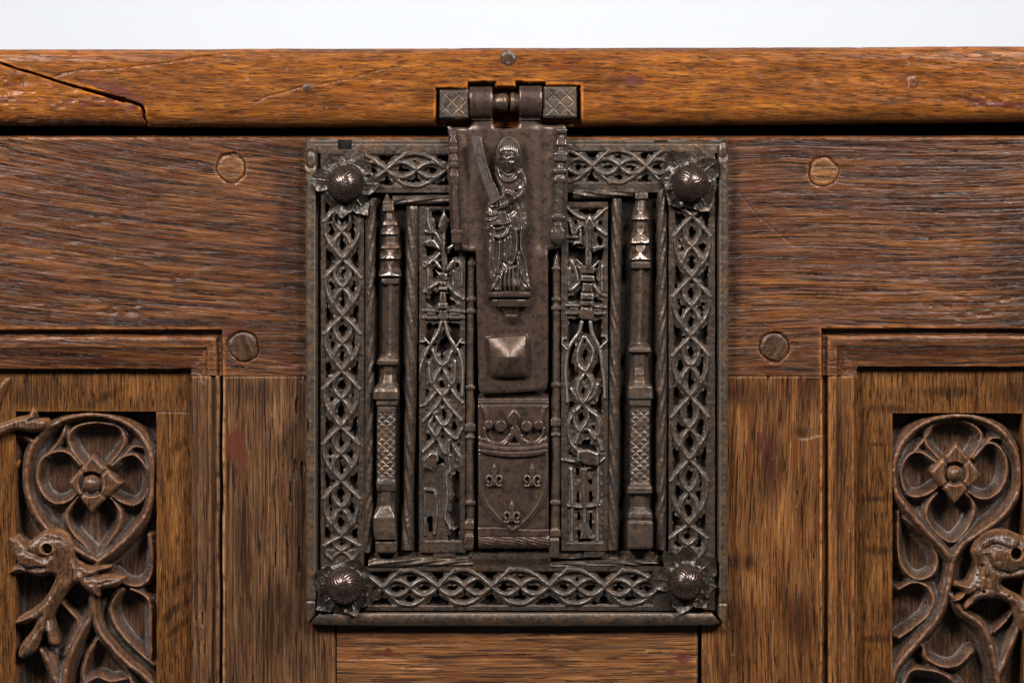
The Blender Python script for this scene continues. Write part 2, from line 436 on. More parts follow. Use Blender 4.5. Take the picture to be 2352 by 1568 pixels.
M_BACK = iron('iron_back_plate', (.010, .008, .007), (.035, .016, .007), (.01, .009, .008), rough=.85, metal=.0, rusty=.5, wearamt=.0, dirt=.0)

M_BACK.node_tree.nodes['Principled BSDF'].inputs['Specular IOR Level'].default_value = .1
M_IN.node_tree.nodes['Principled BSDF'].inputs['Specular IOR Level'].default_value = .1
def plain(name, col, rough=.8):
    t = NT(name)
    n = t.n.new('ShaderNodeTexCoord')
    f = t.noise(n.outputs['Object'], 3, .5, 3.0)
    t.link(t.mix(f, col, tuple(c * .97 for c in col)), t.p.inputs['Base Color'])
    t.p.inputs['Roughness'].default_value = rough
    return t.m
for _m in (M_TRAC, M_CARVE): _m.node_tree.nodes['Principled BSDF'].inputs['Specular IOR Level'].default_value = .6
M_LID.node_tree.nodes['Principled BSDF'].inputs['Specular IOR Level'].default_value = .2
M_RAIL.node_tree.nodes['Principled BSDF'].inputs['Specular IOR Level'].default_value = .34
M_PAPER = plain('white_paper', (.86, .875, .90), .9)

# ---------------------------------------------------------------- the backdrop
def backdrop():
    me = bpy.data.meshes.new("backdrop")
    w = 3.0; pts = [(2.0 - .0, 2.4), (2.0, -.35), (1.95, -.5), (1.8, -.62), (1.6, -.68), (1.2, -.7), (-.05, -.7)]
    Vv = []; F = []
    for (y, z) in pts: Vv += [(-w, y, z), (w, y, z)]
    for i in range(len(pts) - 1): F.append((2 * i, 2 * i + 1, 2 * i + 3, 2 * i + 2))
    me.from_pydata(Vv, [], F); me.materials.append(M_PAPER)
    for p in me.polygons: p.use_smooth = True
    o = bpy.data.objects.new("backdrop", me); scene.collection.objects.link(o)
    o['kind'] = 'structure'; o['label'] = 'plain white studio backdrop behind the chest lid'
backdrop()

# ---------------------------------------------------------------- the chest
chest = thing('wooden_chest', 'old brown oak chest with carved tracery panels and a thick overhanging lid', 'chest', (0, 0.2, -0.62))
def gx(X, Y): return X, Y
def gy(X, Y): return Y, X
def ell(X, Y, cx, cy, rx, ry, a=0.0):
    c, s = math.cos(a), math.sin(a)
    dx, dy = X - cx, Y - cy
    return np.exp(-.7 * (((dx * c + dy * s) / rx) ** 2 + ((-dx * s + dy * c) / ry) ** 2))
def blobs(lst):
    def f(X, Y):
        r = np.zeros_like(X)
        for b in lst: r = np.maximum(r, ell(X, Y, *b))
        return r
    return f

# lid -----------------------------------------------------------------------
fP = frame(0, 57.4, .3418)
crack_a = fP([(-200, 190), (0, 255), (100, 290), (200, 318), (300, 350), (400, 385), (480, 407), (560, 430)])
crack_b = fP([(560, 430), (640, 452), (700, 468), (780, 492), (830, 503)])
crack_c = fP([(830, 503), (890, 518), (950, 545), (965, 575), (962, 610), (985, 660)])
fiss = [fP(curve([(360, 352), (430, 325), (560, 305), (720, 297), (900, 280), (1100, 258), (1250, 228), (1400, 208), (1620, 188)])),
        fP(curve([(1700, 525), (1800, 480), (1920, 450), (2010, 420), (2120, 405), (2200, 390), (2352, 360), (2560, 300), (2700, 285)])),
        fP(curve([(3000, 330), (3150, 318), (3300, 350), (3420, 345)]))]
notch = [(1003, 203, 1082, 320), (1075, 190, 1138, 320), (1128, 200, 1196, 320), (1186, 188, 1252, 320), (1244, 196, 1333, 320)]
def lid_top(X): return 112.5 - 7.0 * np.clip(X / 2352, -.1, 1.1) + 1.6 * vnoise(X, X * 0, 170, 1, 3) + .7 * vnoise(X, X * 0, 31, 1, 4)
def lid_bot(X): return 289.0 - 11.0 * sstep(1100, 2352, X) + 3.0 * vnoise(X, X * 0, 160, 1, 5) + 1.4 * vnoise(X, X * 0, 40, 1, 6) - 3.0 * (X < 335)
def lid_sd(X, Y): return np.maximum(lid_top(X) - Y, Y - lid_bot(X))
def notch_sd(X, Y):
    Xw = X + 3 * vnoise(X, Y, 22, 22, 7); Yw = Y + 5 * vnoise(X, Y, 26, 26, 8)
    d = np.full(X.shape, 1e9)
    for b in notch: d = np.minimum(d, sbox(Xw, Yw, *b))
    return d
def lid_z(X, Y):
    t = Y - lid_top(X); b = lid_bot(X) - Y
    z = 50 - 16 * (1 - np.clip(t / 15, 0, 1)) ** 1.6 - 3 * (1 - sstep(10, 34, t))
    z = z - 34 * (1 - np.sqrt(np.clip(1 - (1 - np.clip(b / 46, 0, 1)) ** 2, 0, 1)))
    z = z + 1.6 * fnoise(X * .25, Y, 40, 9) + .8 * vnoise(X, Y, 40, 7, 12)
    low = sstep(-1, 1, Y - np.interp(X, crack_a[:, 0].tolist() + crack_b[1:, 0].tolist() + crack_c[1:3, 0].tolist(), crack_a[:, 1].tolist() + crack_b[1:, 1].tolist() + crack_c[1:3, 1].tolist())) * sstep(2, -2, X - 330)
    z = z - 3.5 * low * (1 + .8 * vnoise(X, Y, 30, 14, 13)) - 1.6 * low * sstep(.05, .2, vnoise(X, Y, 16, 9, 14))
    wob = 1.1 * vnoise(X, Y, 8, 8, 15) + 1.6 * vnoise(X, Y, 24, 24, 11)
    c = np.minimum(dline(X, Y, crack_a, (.7, 2.2)), np.minimum(dline(X, Y, crack_b, (2.4, 5.6)), dline(X, Y, crack_c, (3.2, 1.0)))) + wob
    z = z - 26 * sstep(1.0, -1.2, c)
    for k, f in enumerate(fiss): z = z - 3.4 * sstep(2.6, .2, dline(X, Y, f) + 1.5 * wob)
    z = z - 2.5 * ell(X, Y, 2285, 236, 70, 13) * (1 + 2.5 * vnoise(X, Y, 13, 8, 16))
    for (px, py, r) in [(565, 178, 6), (655, 155, 5), (783, 158, 4), (866, 180, 7), (745, 243, 4), (30, 206, 8), (1750, 170, 6), (1878, 176, 9), (2090, 140, 5)]:
        z = z - 2.2 * ell(X, Y, px, py, r, r * 1.2)
    n = notch_sd(X, Y)
    floor = np.where((Y > 270) & ((X < 1078) | (X > 1247)), 24 - (Y - 270) * .6, 4.0)
    z = np.minimum(z, np.where(n < 0, floor, 1e3) + np.clip(n, 0, 3) * 0)
    z = np.where((n >= 0) & (n < 4), z - (4 - n) * 1.0, z)
    return z
def lid_grain(X, Y):
    Yt = Y - 6 * np.sin(X / 310.0) - .02 * X + 4 * fnoise(X * .2, Y, 80, 17, 2)
    Yt = Yt + 40 * np.exp(-((X - 720) / 160.0) ** 2) * np.tanh((Y - 205) / 70.0) * .35
    return X, Yt
lid = relief('lid', chest, M_LID, (-150, 2500, 100, 296), 2.0, lid_z, lid_sd, back=-1560, z0=50, grain=lid_grain, wr=4, ws=11.0,
             fields={'stain': lambda X, Y: np.maximum(blobs([tuple(fP([(a, b)])[0]) + (c * .3418, d * .3418) for a, b, c, d in [(60, 405, 60, 14), (140, 400, 22, 26), (142, 515, 12, 22), (330, 510, 40, 16), (440, 515, 50, 22), (560, 525, 34, 16), (620, 495, 60, 12), (740, 538, 66, 14), (740, 500, 50, 14), (890, 550, 36, 20), (860, 590, 50, 16), (258, 495, 14, 18), (20, 500, 40, 14), (330, 425, 10, 12), (950, 590, 12, 40)]] + [(1455, 186, 26, 10), (2290, 240, 60, 7), (2240, 232, 22, 7), (2335, 243, 18, 8)])(X, Y),
                                                    np.exp(-.23 * np.clip(spoly(X, Y, fP([(590, 390), (790, 395), (850, 440), (900, 480), (965, 480), (968, 540), (900, 512), (780, 470), (680, 430)])) + 1, 0, 9))),
                     'scuff': blobs([(90, 215, 150, 24), (1860, 176, 24, 11), (565, 175, 7, 14), (300, 262, 30, 10)]),
                     'dark_mark': blobs([(705, 205, 40, 13), (780, 118, 240, 6), (1500, 114, 500, 5), (980, 220, 34, 22), (130, 282, 170, 10), (1410, 190, 25, 12), (2080, 225, 26, 9)])})  # darker strips along the lid's upper and lower edges, plus small patches
for i, (x, y, r, m) in enumerate([(707, 204, 14, M_PEGD), (1168, 136, 20, M_PEGD), (2094, 190, 17, M_PEGR)]):
    o = relief('peg', lid, m, (x - r - 3, x + r + 3, y - r - 3, y + r + 3), 1.3,
               lambda X, Y: 51.2 - 2.0 * sstep(.5, 1.0, np.hypot(X - x, Y - y) / r) + 1.2 * vnoise(X, Y, 7, 7, 30 + i),
               lambda X, Y: np.hypot(X - x, (Y - y) * 1.08) - r + 2.0 * vnoise(X, Y, 9, 9, 20 + i), back=40, z0=50, grain=gy)
    o['label'] = ['dark grey plugged knot', 'small pale grey worn plug', 'round reddish wooden peg'][i]

# top rail ------------------------------------------------------------------
def profM(d): return np.interp(d, [0, 1.5, 5, 14, 17, 24, 40, 43, 60, 80, 90], [0, -10, -17, -17, -8, -5.5, -6.5, -11, -18, -22, -24])
def profS(d): return np.interp(d, [0, 1, 5.5, 7.5, 12, 17, 20, 24, 28, 48, 56, 59, 66, 74], [0, -24, -26, -10, -5, -6, -13, -13, -6, -4, -7, -13, -15, -20])
def rail_d(X, Y):
    Xw = X + 2.2 * vnoise(X, Y, 50, 90, 31); Yw = Y + 2.6 * vnoise(X, Y, 110, 40, 32)
    dl = np.minimum(Yw - 757 - .012 * X * 0, (511 - Xw) * 1.15)
    dr = np.minimum(Yw - 754, (Xw - 1888) * 1.15)
    return np.maximum(dl, dr)
def rail_sd(X, Y):
    bot = np.where(X < 436, 846, np.where(X > 1972, 841, 862.0)) + 1.6 * vnoise(X, Y, 40, 40, 33)
    return np.maximum(311 + 1.5 * vnoise(X, X * 0, 90, 1, 34) - Y, Y - bot)
def rail_z(X, Y):
    z = 1.3 * fnoise(X * .2, Y, 60, 35) + .9 * vnoise(X, Y + .1 * X * (X < 700), 120, 9, 38)
    z = z - 9 * (1 - np.clip((Y - 311) / 9, 0, 1)) ** 2
    d = rail_d(X, Y)
    z = z + np.where(d > 0, profM(d) + 1.2 * vnoise(X, Y, 60, 10, 39), 0)
    z = z - 3.5 * sstep(.12, .3, vnoise(X, Y, 26, 7, 40)) * np.maximum(ell(X, Y, 2270, 715, 110, 26), ell(X, Y, 300, 712, 90, 10))
    for (x, y) in [(531, 386), (1892, 394), (558, 795), (1779, 796)]:
        z = z - (4.2 + 7 * vnoise(X, Y, 30, 30, 36)) * np.exp(-((np.hypot(X - x, Y - y) + 7 * vnoise(X, Y, 16, 16, 37) - 33.5) / 2.4) ** 2) - 5.0 * sstep(34, 31, np.hypot(X - x, Y - y) + 7 * vnoise(X, Y, 16, 16, 37))
    z = z - .9 * np.exp(-(dline(X, Y, [(1695, 440), (1745, 500), (1812, 555)]) / 1.6) ** 2)
    return z
def rail_grain(X, Y):
    sl = .135 * (1 - .55 * np.clip((Y - 312) / 450, 0, 1))
    v = Y - np.where(X < 1000, sl * (X - 1000) * (1 - .25 * np.clip(X / 1000, 0, 1)), 0) 
    v = v + np.where(X > 1400, 7 * np.sin((X - 1500) / 150.0) * np.clip((X - 1500) / 300, 0, 1) + .015 * (X - 1500), 0)
    for (x, y) in [(531, 386), (1892, 394), (558, 795), (1779, 796)]:
        v = v + 7 * np.tanh((Y - y) / 14) * np.exp(-((X - x) / 55.0) ** 2 - ((Y - y) / 45.0) ** 2)
    return X, v + 3 * fnoise(X * .12, Y, 90, 41, 2)
rail = relief('top_rail', chest, M_RAIL, (-150, 2500, 308, 866), 2.3, rail_z, rail_sd, back=-100, z0=0, grain=rail_grain, wr=4, ws=7.0,
              fields={'stain': blobs([(520, 765, 50, 9), (1870, 735, 16, 12)]),
                      'dark_mark': blobs([(670, 560, 45, 260), (1690, 560, 14, 220), (300, 742, 300, 10), (560, 795, 52, 42), (700, 340, 150, 12), (1900, 330, 250, 10), (2330, 640, 60, 120)]),  # darker beside the lock, along the rail top and above the moulding
                      'scuff': blobs([(1720, 345, 26, 8), (2310, 700, 40, 16), (215, 705, 40, 5)])})
for i, (x, y, r, m, a) in enumerate([(531, 386, 31, M_PEGL, .15), (1892, 394, 32, M_PEGL, .06), (558, 795, 33, M_PEGD, 1.2), (1779, 796, 32, M_PEGD, -1.0)]):
    o = relief('peg', rail, m, (x - r - 4, x + r + 4, y - r - 4, y + r + 4), 1.6,
               lambda X, Y: [.2, .4, 1.4, 1.2][i] - 2 * sstep(.8, 1.0, np.hypot(X - x, Y - y) / r) + 1.6 * vnoise(X, Y, 14, 14, 42 + i) + .7 * vnoise(X, Y, 30, 5, 46),
               lambda X, Y: np.hypot(X - x, (Y - y) * 1.06) - r + 7 * vnoise(X, Y, 16, 16, 37), back=-8, z0=0,
               grain=lambda X, Y: (X * math.cos(a) + Y * math.sin(a), -X * math.sin(a) + Y * math.cos(a)))
    o['label'] = ['light orange dowel end left of the lock', 'light orange dowel end right of the lock', 'dark brown dowel end by the left panel corner', 'dark brown dowel end by the right panel corner'][i]

# stiles and lower rail -------------------------------------------------------
def checks(X, Y, seed, dens=.30):
    return sstep(dens, dens + .05, vnoise(X, Y, 4.2, 70, seed)) * sstep(-.1, .2, vnoise(X, Y, 60, 240, seed + 1))
def stile_l(X, Y):
    d = 511 - X - 2.0 * vnoise(X, Y, 30, 110, 50)
    z = 1.2 * fnoise(X, Y * .2, 60, 51) + .6 * vnoise(X, Y, 7, 150, 52) - 1.0
    z = z + np.where(d > 0, profS(d), 0) - 7.0 * checks(X, Y, 53, .33)
    return z - 4 * (1 - np.clip((Y - 862) / 3, 0, 1)) - 3 * (1 - np.clip((771 - X) / 4, 0, 1))
stl = relief('stile', chest, M_STILE, (438, 771, 862.5, 1800), 1.7, stile_l, lambda X, Y: np.maximum(437.5 - X + 2 * vnoise(X, Y, 20, 70, 54), np.maximum(X - 770.5, 862.8 - Y)), back=-100, z0=0, grain=gy, wr=4, ws=6.0,
             fields={'stain': blobs([(541, 1018, 22, 36), (556, 1050, 12, 24)]), 'dark_mark': blobs([(690, 1150, 36, 330), (495, 1200, 8, 400), (640, 1420, 60, 90), (600, 900, 60, 26), (560, 1250, 20, 130)]), 'scuff': blobs([(640, 940, 30, 70)])})  # includes a darker strip along the lock side
def stile_r(X, Y):
    d = X - 1888 + 2.0 * vnoise(X, Y, 30, 110, 55)
    z = 1.2 * fnoise(X, Y * .2, 60, 56) + .6 * vnoise(X, Y, 7, 150, 57) - 1.0
    z = z + np.where(d > 0, np.interp(d, [0, 1.5, 8, 14, 17, 24, 34, 38, 44, 48, 60, 74, 77, 85], [0, -18, -26, -24, -9, -5, -5, -13, -14, -8, -6, -6, -14, -20]), 0) - 5.0 * checks(X, Y, 58, .37)
    lost = sstep(3, -2, spoly(X, Y, fI([(745, 640), (770, 570), (885, 570), (885, 985), (720, 1000), (705, 960), (735, 860), (720, 700)])) + 6 * vnoise(X, Y, 14, 20, 59))
    z = z - 2.6 * lost * (1 + .8 * vnoise(X, Y, 12, 26, 60))
    return z - 4 * (1 - np.clip((Y - 862) / 3, 0, 1)) - 3 * (1 - np.clip((X - 1612) / 4, 0, 1))
str_ = relief('stile', chest, M_STILE2, (1611.5, 1973, 862.5, 1800), 1.7, stile_r, lambda X, Y: np.maximum(1612 - X, np.maximum(X - 1972.5 + 2 * vnoise(X, Y, 20, 70, 61), 862.8 - Y)), back=-100, z0=0,
              grain=lambda X, Y: (Y, X + 7 * np.sin(Y / 170.0)), wr=4, ws=6.0,
              fields={'stain': blobs([(1763, 1035, 13, 34), (1752, 1010, 14, 20), (1770, 1075, 10, 24)]),
                      'dark_mark': blobs([(1858, 900, 26, 60), (1850, 990, 28, 14), (1700, 1290, 40, 20), (1720, 905, 60, 30), (1770, 1080, 30, 90), (1690, 1440, 30, 120), (1840, 1420, 40, 60), (1640, 1010, 16, 120), (1930, 1100, 14, 200), (1650, 1545, 40, 30)]), 'scuff': blobs([(1640, 1500, 26, 90), (1690, 980, 24, 60), (1800, 1180, 34, 80), (1720, 1350, 50, 40), (1868, 960, 10, 50), (1860, 1270, 8, 160)])})
relief('lower_rail', chest, M_LOW, (773.5, 1603, 1380, 1800), 2.4,
       lambda X, Y: -2 + 1.4 * fnoise(X * .2, Y, 60, 62) + .8 * vnoise(X, Y, 150, 8, 63) - 3 * (1 - np.clip((1603 - X) / 4, 0, 1)) - 1.8 * sstep(.3, .36, vnoise(X, Y, 110, 6, 64)),
       None, back=-100, z0=0, grain=lambda X, Y: (X, Y + 5 * np.sin(X / 240.0) + 3 * fnoise(X * .15, Y, 80, 65, 2)), wr=4, ws=6.0,
       fields={'stain': blobs([(884, 1500, 27, 6), (892, 1494, 8, 9), (1541, 1544, 13, 8), (892, 1566, 22, 5), (1570, 1510, 20, 12)]), 'dark_mark': blobs([(1190, 1445, 420, 9), (1280, 1520, 70, 10)])})  # includes a darker strip just below the lock
boxpart('gap_shade_strip', chest, M_IN, -140, 2490, 280, 304, -70, -14)  # added near-black strip that keeps the gap under the lid dark
boxpart('inner_board', chest, M_IN, -160, 2510, 300, 1800, -170, -104)
boxpart('back_board', chest, M_IN, -160, 2510, 270, 1800, -1560, -1500)
boxpart('side_board', chest, M_IN, -220, -152, 272, 1800, -1560, -100)
boxpart('side_board', chest, M_IN, 2502, 2570, 274, 1800, -1560, -100)

# carved panels ---------------------------------------------------------------
def rib(d, top, w, drop, slope=3.5):
    q = .30 * w
    return np.where(d < w, top - .8 * (np.clip(d, 0, q) / q) ** 2 - (drop - .8) * (np.clip(d - q, 0, w) / (w - q)) ** .85, top - drop - slope * (d - w))
def flat(pts, sub=5): return curve(pts, False, sub)
GROUND = -98.0
main_L = [fG(flat([(700, 1885), (530, 1795), (380, 1695), (270, 1570), (210, 1420), (190, 1250), (220, 1090), (310, 960), (450, 868), (660, 828), (850, 862), (1000, 960), (1085, 1110), (1100, 1260), (1092, 1420), (1045, 1560), (945, 1690), (840, 1795), (710, 1885)])),
          fH(flat([(705, 690), (690, 800), (675, 950), (672, 1040), (640, 1120), (560, 1250), (490, 1430), (465, 1600), (455, 1800)])),
          fH(flat([(675, 1000), (690, 1120), (760, 1250), (900, 1400), (1050, 1520), (1150, 1640)])),
          fH(flat([(300, 1330), (350, 1420), (420, 1600)]))]
thin_L = [fG(flat([(590, 1190), (515, 1090), (490, 985), (560, 912), (700, 888), (845, 915), (895, 1000), (870, 1080), (790, 1190)])),
          fG(flat([(575, 1195), (490, 1110), (390, 1098), (290, 1160), (262, 1280), (300, 1400), (390, 1472), (490, 1450), (545, 1405)])),
          fG(flat([(800, 1205), (880, 1138), (970, 1125), (1045, 1200), (1072, 1310), (1040, 1430), (960, 1485), (870, 1460), (795, 1415)])),
          fG(flat([(555, 1430), (485, 1520), (480, 1600), (525, 1690), (600, 1770), (695, 1850), (790, 1740), (850, 1640), (868, 1560), (840, 1490), (790, 1435)])),
          fH(flat([(1080, 500), (1100, 650), (1085, 790), (1010, 865), (900, 850), (820, 790)])),
          fH(flat([(880, 890), (820, 960), (800, 1050), (850, 1180), (950, 1300), (1110, 1440)])),
          fH(flat([(940, 890), (1030, 930), (1080, 1000), (1090, 1200), (1085, 1400)])),
          fH(flat([(700, 1250), (630, 1370), (600, 1500), (610, 1600)])), fH(flat([(715, 1250), (820, 1370), (910, 1470), (960, 1600)])),
          fH(flat([(600, 1580), (700, 1530), (800, 1560), (900, 1540)])),
          fG(flat([(330, 1130), (440, 1000), (470, 900)])), fG(flat([(900, 1120), (970, 1060), (1060, 1080)])),
          fH(flat([(450, 1000), (560, 1130), (520, 1250), (460, 1370)]))]
main_R = [fI(flat([(1830, 1890), (1740, 1775), (1620, 1655), (1500, 1515), (1425, 1400), (1405, 1260), (1420, 1140), (1490, 1000), (1640, 885), (1850, 838), (2050, 865), (2195, 960), (2290, 1110), (2312, 1280), (2285, 1430), (2170, 1585), (2040, 1675), (1910, 1765), (1835, 1880)])),
          fJ(flat([(1832, 650), (1815, 780), (1790, 900), (1765, 1020), (1680, 1160), (1560, 1290), (1450, 1420), (1400, 1520), (1360, 1650)])),
          fJ(flat([(1815, 930), (1900, 1050), (2010, 1125), (2085, 1230), (2130, 1420), (2160, 1560), (2180, 1700)])),
          fJ(flat([(2330, 1120), (2270, 1250), (2210, 1400), (2150, 1530)]))]
thin_R = [fI(flat([(1735, 1150), (1650, 1050), (1640, 960), (1720, 895), (1850, 872), (1980, 905), (2045, 980), (2020, 1065), (1975, 1140)])),
          fI(flat([(1725, 1180), (1600, 1105), (1505, 1135), (1460, 1260), (1500, 1395), (1570, 1425), (1650, 1410), (1725, 1360)])),
          fI(flat([(1990, 1145), (2090, 1040), (2180, 1075), (2232, 1200), (2200, 1350), (2120, 1425), (2030, 1435), (1950, 1390)])),
          fI(flat([(1725, 1400), (1660, 1480), (1645, 1580), (1710, 1680), (1835, 1755), (1945, 1655), (1990, 1535), (1980, 1465), (1930, 1400)])),
          fJ(flat([(1440, 330), (1440, 600), (1480, 740), (1575, 822), (1680, 790), (1722, 720), (1710, 620), (1640, 510), (1480, 370)])),
          fJ(flat([(1450, 890), (1545, 845), (1650, 870), (1700, 960), (1660, 1070), (1570, 1160), (1450, 1240)])),
          fJ(flat([(1620, 1300), (1650, 1390), (1760, 1452), (1880, 1440), (1970, 1350)])),
          fJ(flat([(1470, 1600), (1540, 1480), (1670, 1480), (1790, 1520), (1880, 1600)])),
          fI(flat([(1560, 1100), (1640, 1000), (1700, 880)])), fI(flat([(2060, 1060), (2130, 1000), (2240, 1020)])),
          fJ(flat([(2140, 1200), (2230, 1110), (2300, 1000)]))]
def face_fn(scribes):
    def z(X, Y):
        z = -42 + 1.2 * fnoise(X, Y * .3, 50, 72) + .5 * vnoise(X, Y, 6, 90, 73)
        for l in scribes: z = z - 1.6 * np.exp(-(dline(X, Y, l) / 1.3) ** 2)
        return z
    return z
def trac_fn(mains, thins, mull):
    def z(X, Y):
        Xw = X + 1.6 * vnoise(X, Y, 26, 26, 70); Yw = Y + 1.6 * vnoise(X, Y, 26, 26, 71)
        g = GROUND + 5 * fnoise(X, Y, 46, 74) + 1.2 * vnoise(X, Y, 5, 60, 75)
        dm = np.full(X.shape, 1e9); dt = np.full(X.shape, 1e9)
        for m in mains: dm = np.minimum(dm, dline(Xw, Yw, m))
        for m in thins: dt = np.minimum(dt, dline(Xw, Yw, m))
        lm = 3.0 * fnoise(X, Y, 30, 76) + 2.4 * vnoise(X, Y, 9, 9, 78)
        zr = np.maximum(rib(dm, -43.5 + lm, 11.5, 17, 3.4), rib(dt, -57 + lm, 5.5, 10, 2.4))
        zi = np.maximum(g, zr)
        zi = np.maximum(zi, GROUND + 14 * np.exp(-dt / 7) + 9 * np.exp(-dm / 10))
        if mull is not None:
            zi = np.maximum(zi, rib(np.abs(Xw - mull), -50 + 3 * vnoise(X, Y, 12, 70, 77), 13, 8, 3.0))
        return zi
    return z
def field_sd(x0, x1, y0): return lambda X, Y: np.maximum(np.maximum(x0 - X, X - x1), y0 - Y) + 2.4 * vnoise(X, Y, 40, 40, 79)
fdL = field_sd(36, 360, 944); fdR = field_sd(2049, 2349, 948)
panL = relief('carved_panel', chest, M_PANEL, (-150, 452, 832, 1800), 1.9, face_fn([[(361, 850), (360, 950)], [(355, 946), (440, 947)]]), lambda X, Y: -fdL(X, Y), back=-112, z0=-45, grain=gy, wr=4, ws=6.0,
              fields={'dark_mark': blobs([(418, 1020, 30, 10, -.5), (255, 905, 60, 9, -.45), (420, 1330, 40, 9, -.6), (415, 1390, 55, 10, -.65), (410, 1440, 40, 8, -.7), (90, 900, 60, 40)]),
                      'scuff': blobs([(330, 890, 60, 30), (395, 1180, 24, 90)])})
panL['label'] = 'carved tracery panel left of the lock'
panR = relief('carved_panel', chest, M_PANEL, (1958, 2500, 828, 1800), 1.9, face_fn([[(2050, 850), (2049, 950)]]), lambda X, Y: -fdR(X, Y), back=-112, z0=-45, grain=lambda X, Y: (Y, X + 3000), wr=4, ws=6.0,
              fields={'dark_mark': blobs([(2030, 938, 50, 10), (2010, 1145, 34, 7), (2020, 1020, 26, 5), (2012, 1263, 36, 12), (2010, 1466, 36, 9), (2180, 900, 60, 12), (2330, 900, 40, 30)]),
                      'scuff': blobs([(2080, 880, 60, 16), (2010, 1340, 22, 60)])})
panR['label'] = 'carved tracery panel right of the lock'
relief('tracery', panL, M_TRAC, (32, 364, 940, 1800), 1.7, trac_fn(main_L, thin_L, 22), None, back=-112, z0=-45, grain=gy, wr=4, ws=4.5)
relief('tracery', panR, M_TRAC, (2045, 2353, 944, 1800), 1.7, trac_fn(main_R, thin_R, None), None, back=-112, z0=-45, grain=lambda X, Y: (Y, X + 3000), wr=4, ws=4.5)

def inflate(d, h, r): return h * np.sqrt(np.clip(1 - (1 - np.clip(-d / r, 0, 1)) ** 2, 0, 1))
def carving(name, parent, mat, outline, zf, step=1.3, back=-80, z0=-30, grain=gy, wr=3, ws=3.5, wob=1.6, fields=None, closed_curve=True, ss=.0):
    P = curve(outline, True, 5) if closed_curve else np.asarray(outline, float)
    x0, y0 = P.min(0) - 3; x1, y1 = P.max(0) + 3
    def sd(X, Y): return spoly(X + wob * vnoise(X, Y, 12, 12, 80), Y + wob * vnoise(X, Y, 12, 12, 81), P)
    return relief(name, parent, mat, (x0, x1, y0, y1), step, lambda X, Y: zf(X, Y, spoly(X, Y, P)), sd, back=back, z0=z0, grain=grain, wr=wr, ws=ws, fields=fields)

def rosette(parent, dia, ball, r):
    dia = np.asarray(dia, float); cx, cy = ball
    def zf(X, Y, d):
        z = -58 + inflate(d, 24, 9)
        rr = np.hypot(X - cx, Y - cy)
        z = z - 15 * sstep(r + 9, r + 3, rr)
        for p in range(4):                                        # notches between the four leaves
            a = (dia[p] + dia[(p + 1) % 4]) / 2
            z = z - 7 * np.exp(-(dline(X, Y, [a, (a + np.array([cx, cy])) / 2]) / 3.2) ** 2)
        z = np.where(rr < r, np.maximum(z, -56 + 30 * np.sqrt(np.clip(1 - (rr / r) ** 2, 0, 1))), z)
        return z + 2.2 * fnoise(X, Y, 20, 82)
    o = carving('rosette', parent, M_CARVE, dia, zf, 1.3, back=-86, closed_curve=False, wob=4)
    return o
rosette(panL, fG([(665, 1112), (885, 1325), (655, 1548), (483, 1320)]), fG([(655, 1330)])[0], 22)
rosette(panR, fI([(1860, 1022), (2053, 1265), (1850, 1483), (1663, 1245)]), fI([(1850, 1255)])[0], 20)

# dragons
dl = fH([(55, 520), (90, 495), (135, 487), (195, 540), (255, 500), (330, 452), (430, 450), (500, 500), (540, 590), (552, 660), (600, 700), (660, 715), (800, 712), (785, 745), (720, 775), (780, 772), (860, 780), (908, 806), (840, 880), (745, 892), (718, 948), (660, 935), (600, 890), (545, 860), (480, 920), (425, 1000), (380, 1090), (400, 1170), (422, 1270), (395, 1302), (345, 1280), (320, 1215), (265, 1330), (200, 1380), (145, 1397), (120, 1360), (145, 1280), (210, 1200), (240, 1135), (170, 1150), (98, 1138), (130, 1085), (250, 1010), (335, 925), (385, 800), (280, 805), (180, 778), (110, 785), (52, 778), (75, 730), (108, 690), (75, 620)])
eyeL = fH([(350, 590)])[0]
def dragL(X, Y, d):
    z = -70 + inflate(d, 50, 18) + 4.5 * fnoise(X, Y, 24, 83) + 1.6 * vnoise(X, Y, 6, 6, 88)
    z = z + 12 * np.exp(-(np.hypot(X - 105, Y - 1262) / 42) ** 2)
    e = np.hypot(X - eyeL[0], (Y - eyeL[1])); z = z - 34 * sstep(13, 9, e) - 7 * np.exp(-((e - 26) / 7) ** 2) * (X < eyeL[0] + 4)
    for ln, a, w in [(fH([(190, 545), (200, 610), (290, 650), (380, 640)]), 8, 6), (fH([(110, 690), (200, 740), (330, 730)]), 9, 5), (fH([(480, 540), (440, 520)]), 4, 3),
                     (fH([(560, 700), (600, 800), (560, 860)]), 7, 7), (fH([(720, 775), (640, 800)]), 7, 4), (fH([(720, 850), (860, 815)]), 4, 3), (fH([(240, 1135), (300, 1080)]), 8, 5), (fH([(325, 1215), (345, 1110)]), 8, 5),
                     (fH([(150, 1340), (240, 1230), (300, 1150)]), 4, 3), (fH([(400, 950), (480, 850), (500, 720)]), 4, 9)]:
        z = z - a * np.exp(-(dline(X, Y, ln) / w) ** 2)
    return z
o = carving('dragon', panL, M_CARVE, dl, dragL, 1.3, back=-86, z0=-35, fields={'scuff': blobs([(160, 1340, 40, 12, .6)])})
o['label'] = 'carved dragon head with open beak and forked leaf below'
dr = fJ([(1955, 790), (1985, 690), (1965, 610), (2005, 520), (2090, 462), (2210, 448), (2320, 492), (2420, 500), (2500, 570), (2520, 680), (2440, 790), (2330, 812), (2230, 822), (2190, 850), (2260, 900), (2350, 950), (2440, 1050), (2470, 1180), (2400, 1260), (2310, 1170), (2270, 1060), (2240, 1000), (2150, 965), (2040, 970), (1975, 1015), (1925, 1042), (1905, 1000), (1935, 950), (1890, 985), (1828, 990), (1835, 945), (1900, 905), (1840, 870), (1850, 830), (1910, 830)])
eyeR = fJ([(2280, 628)])[0]
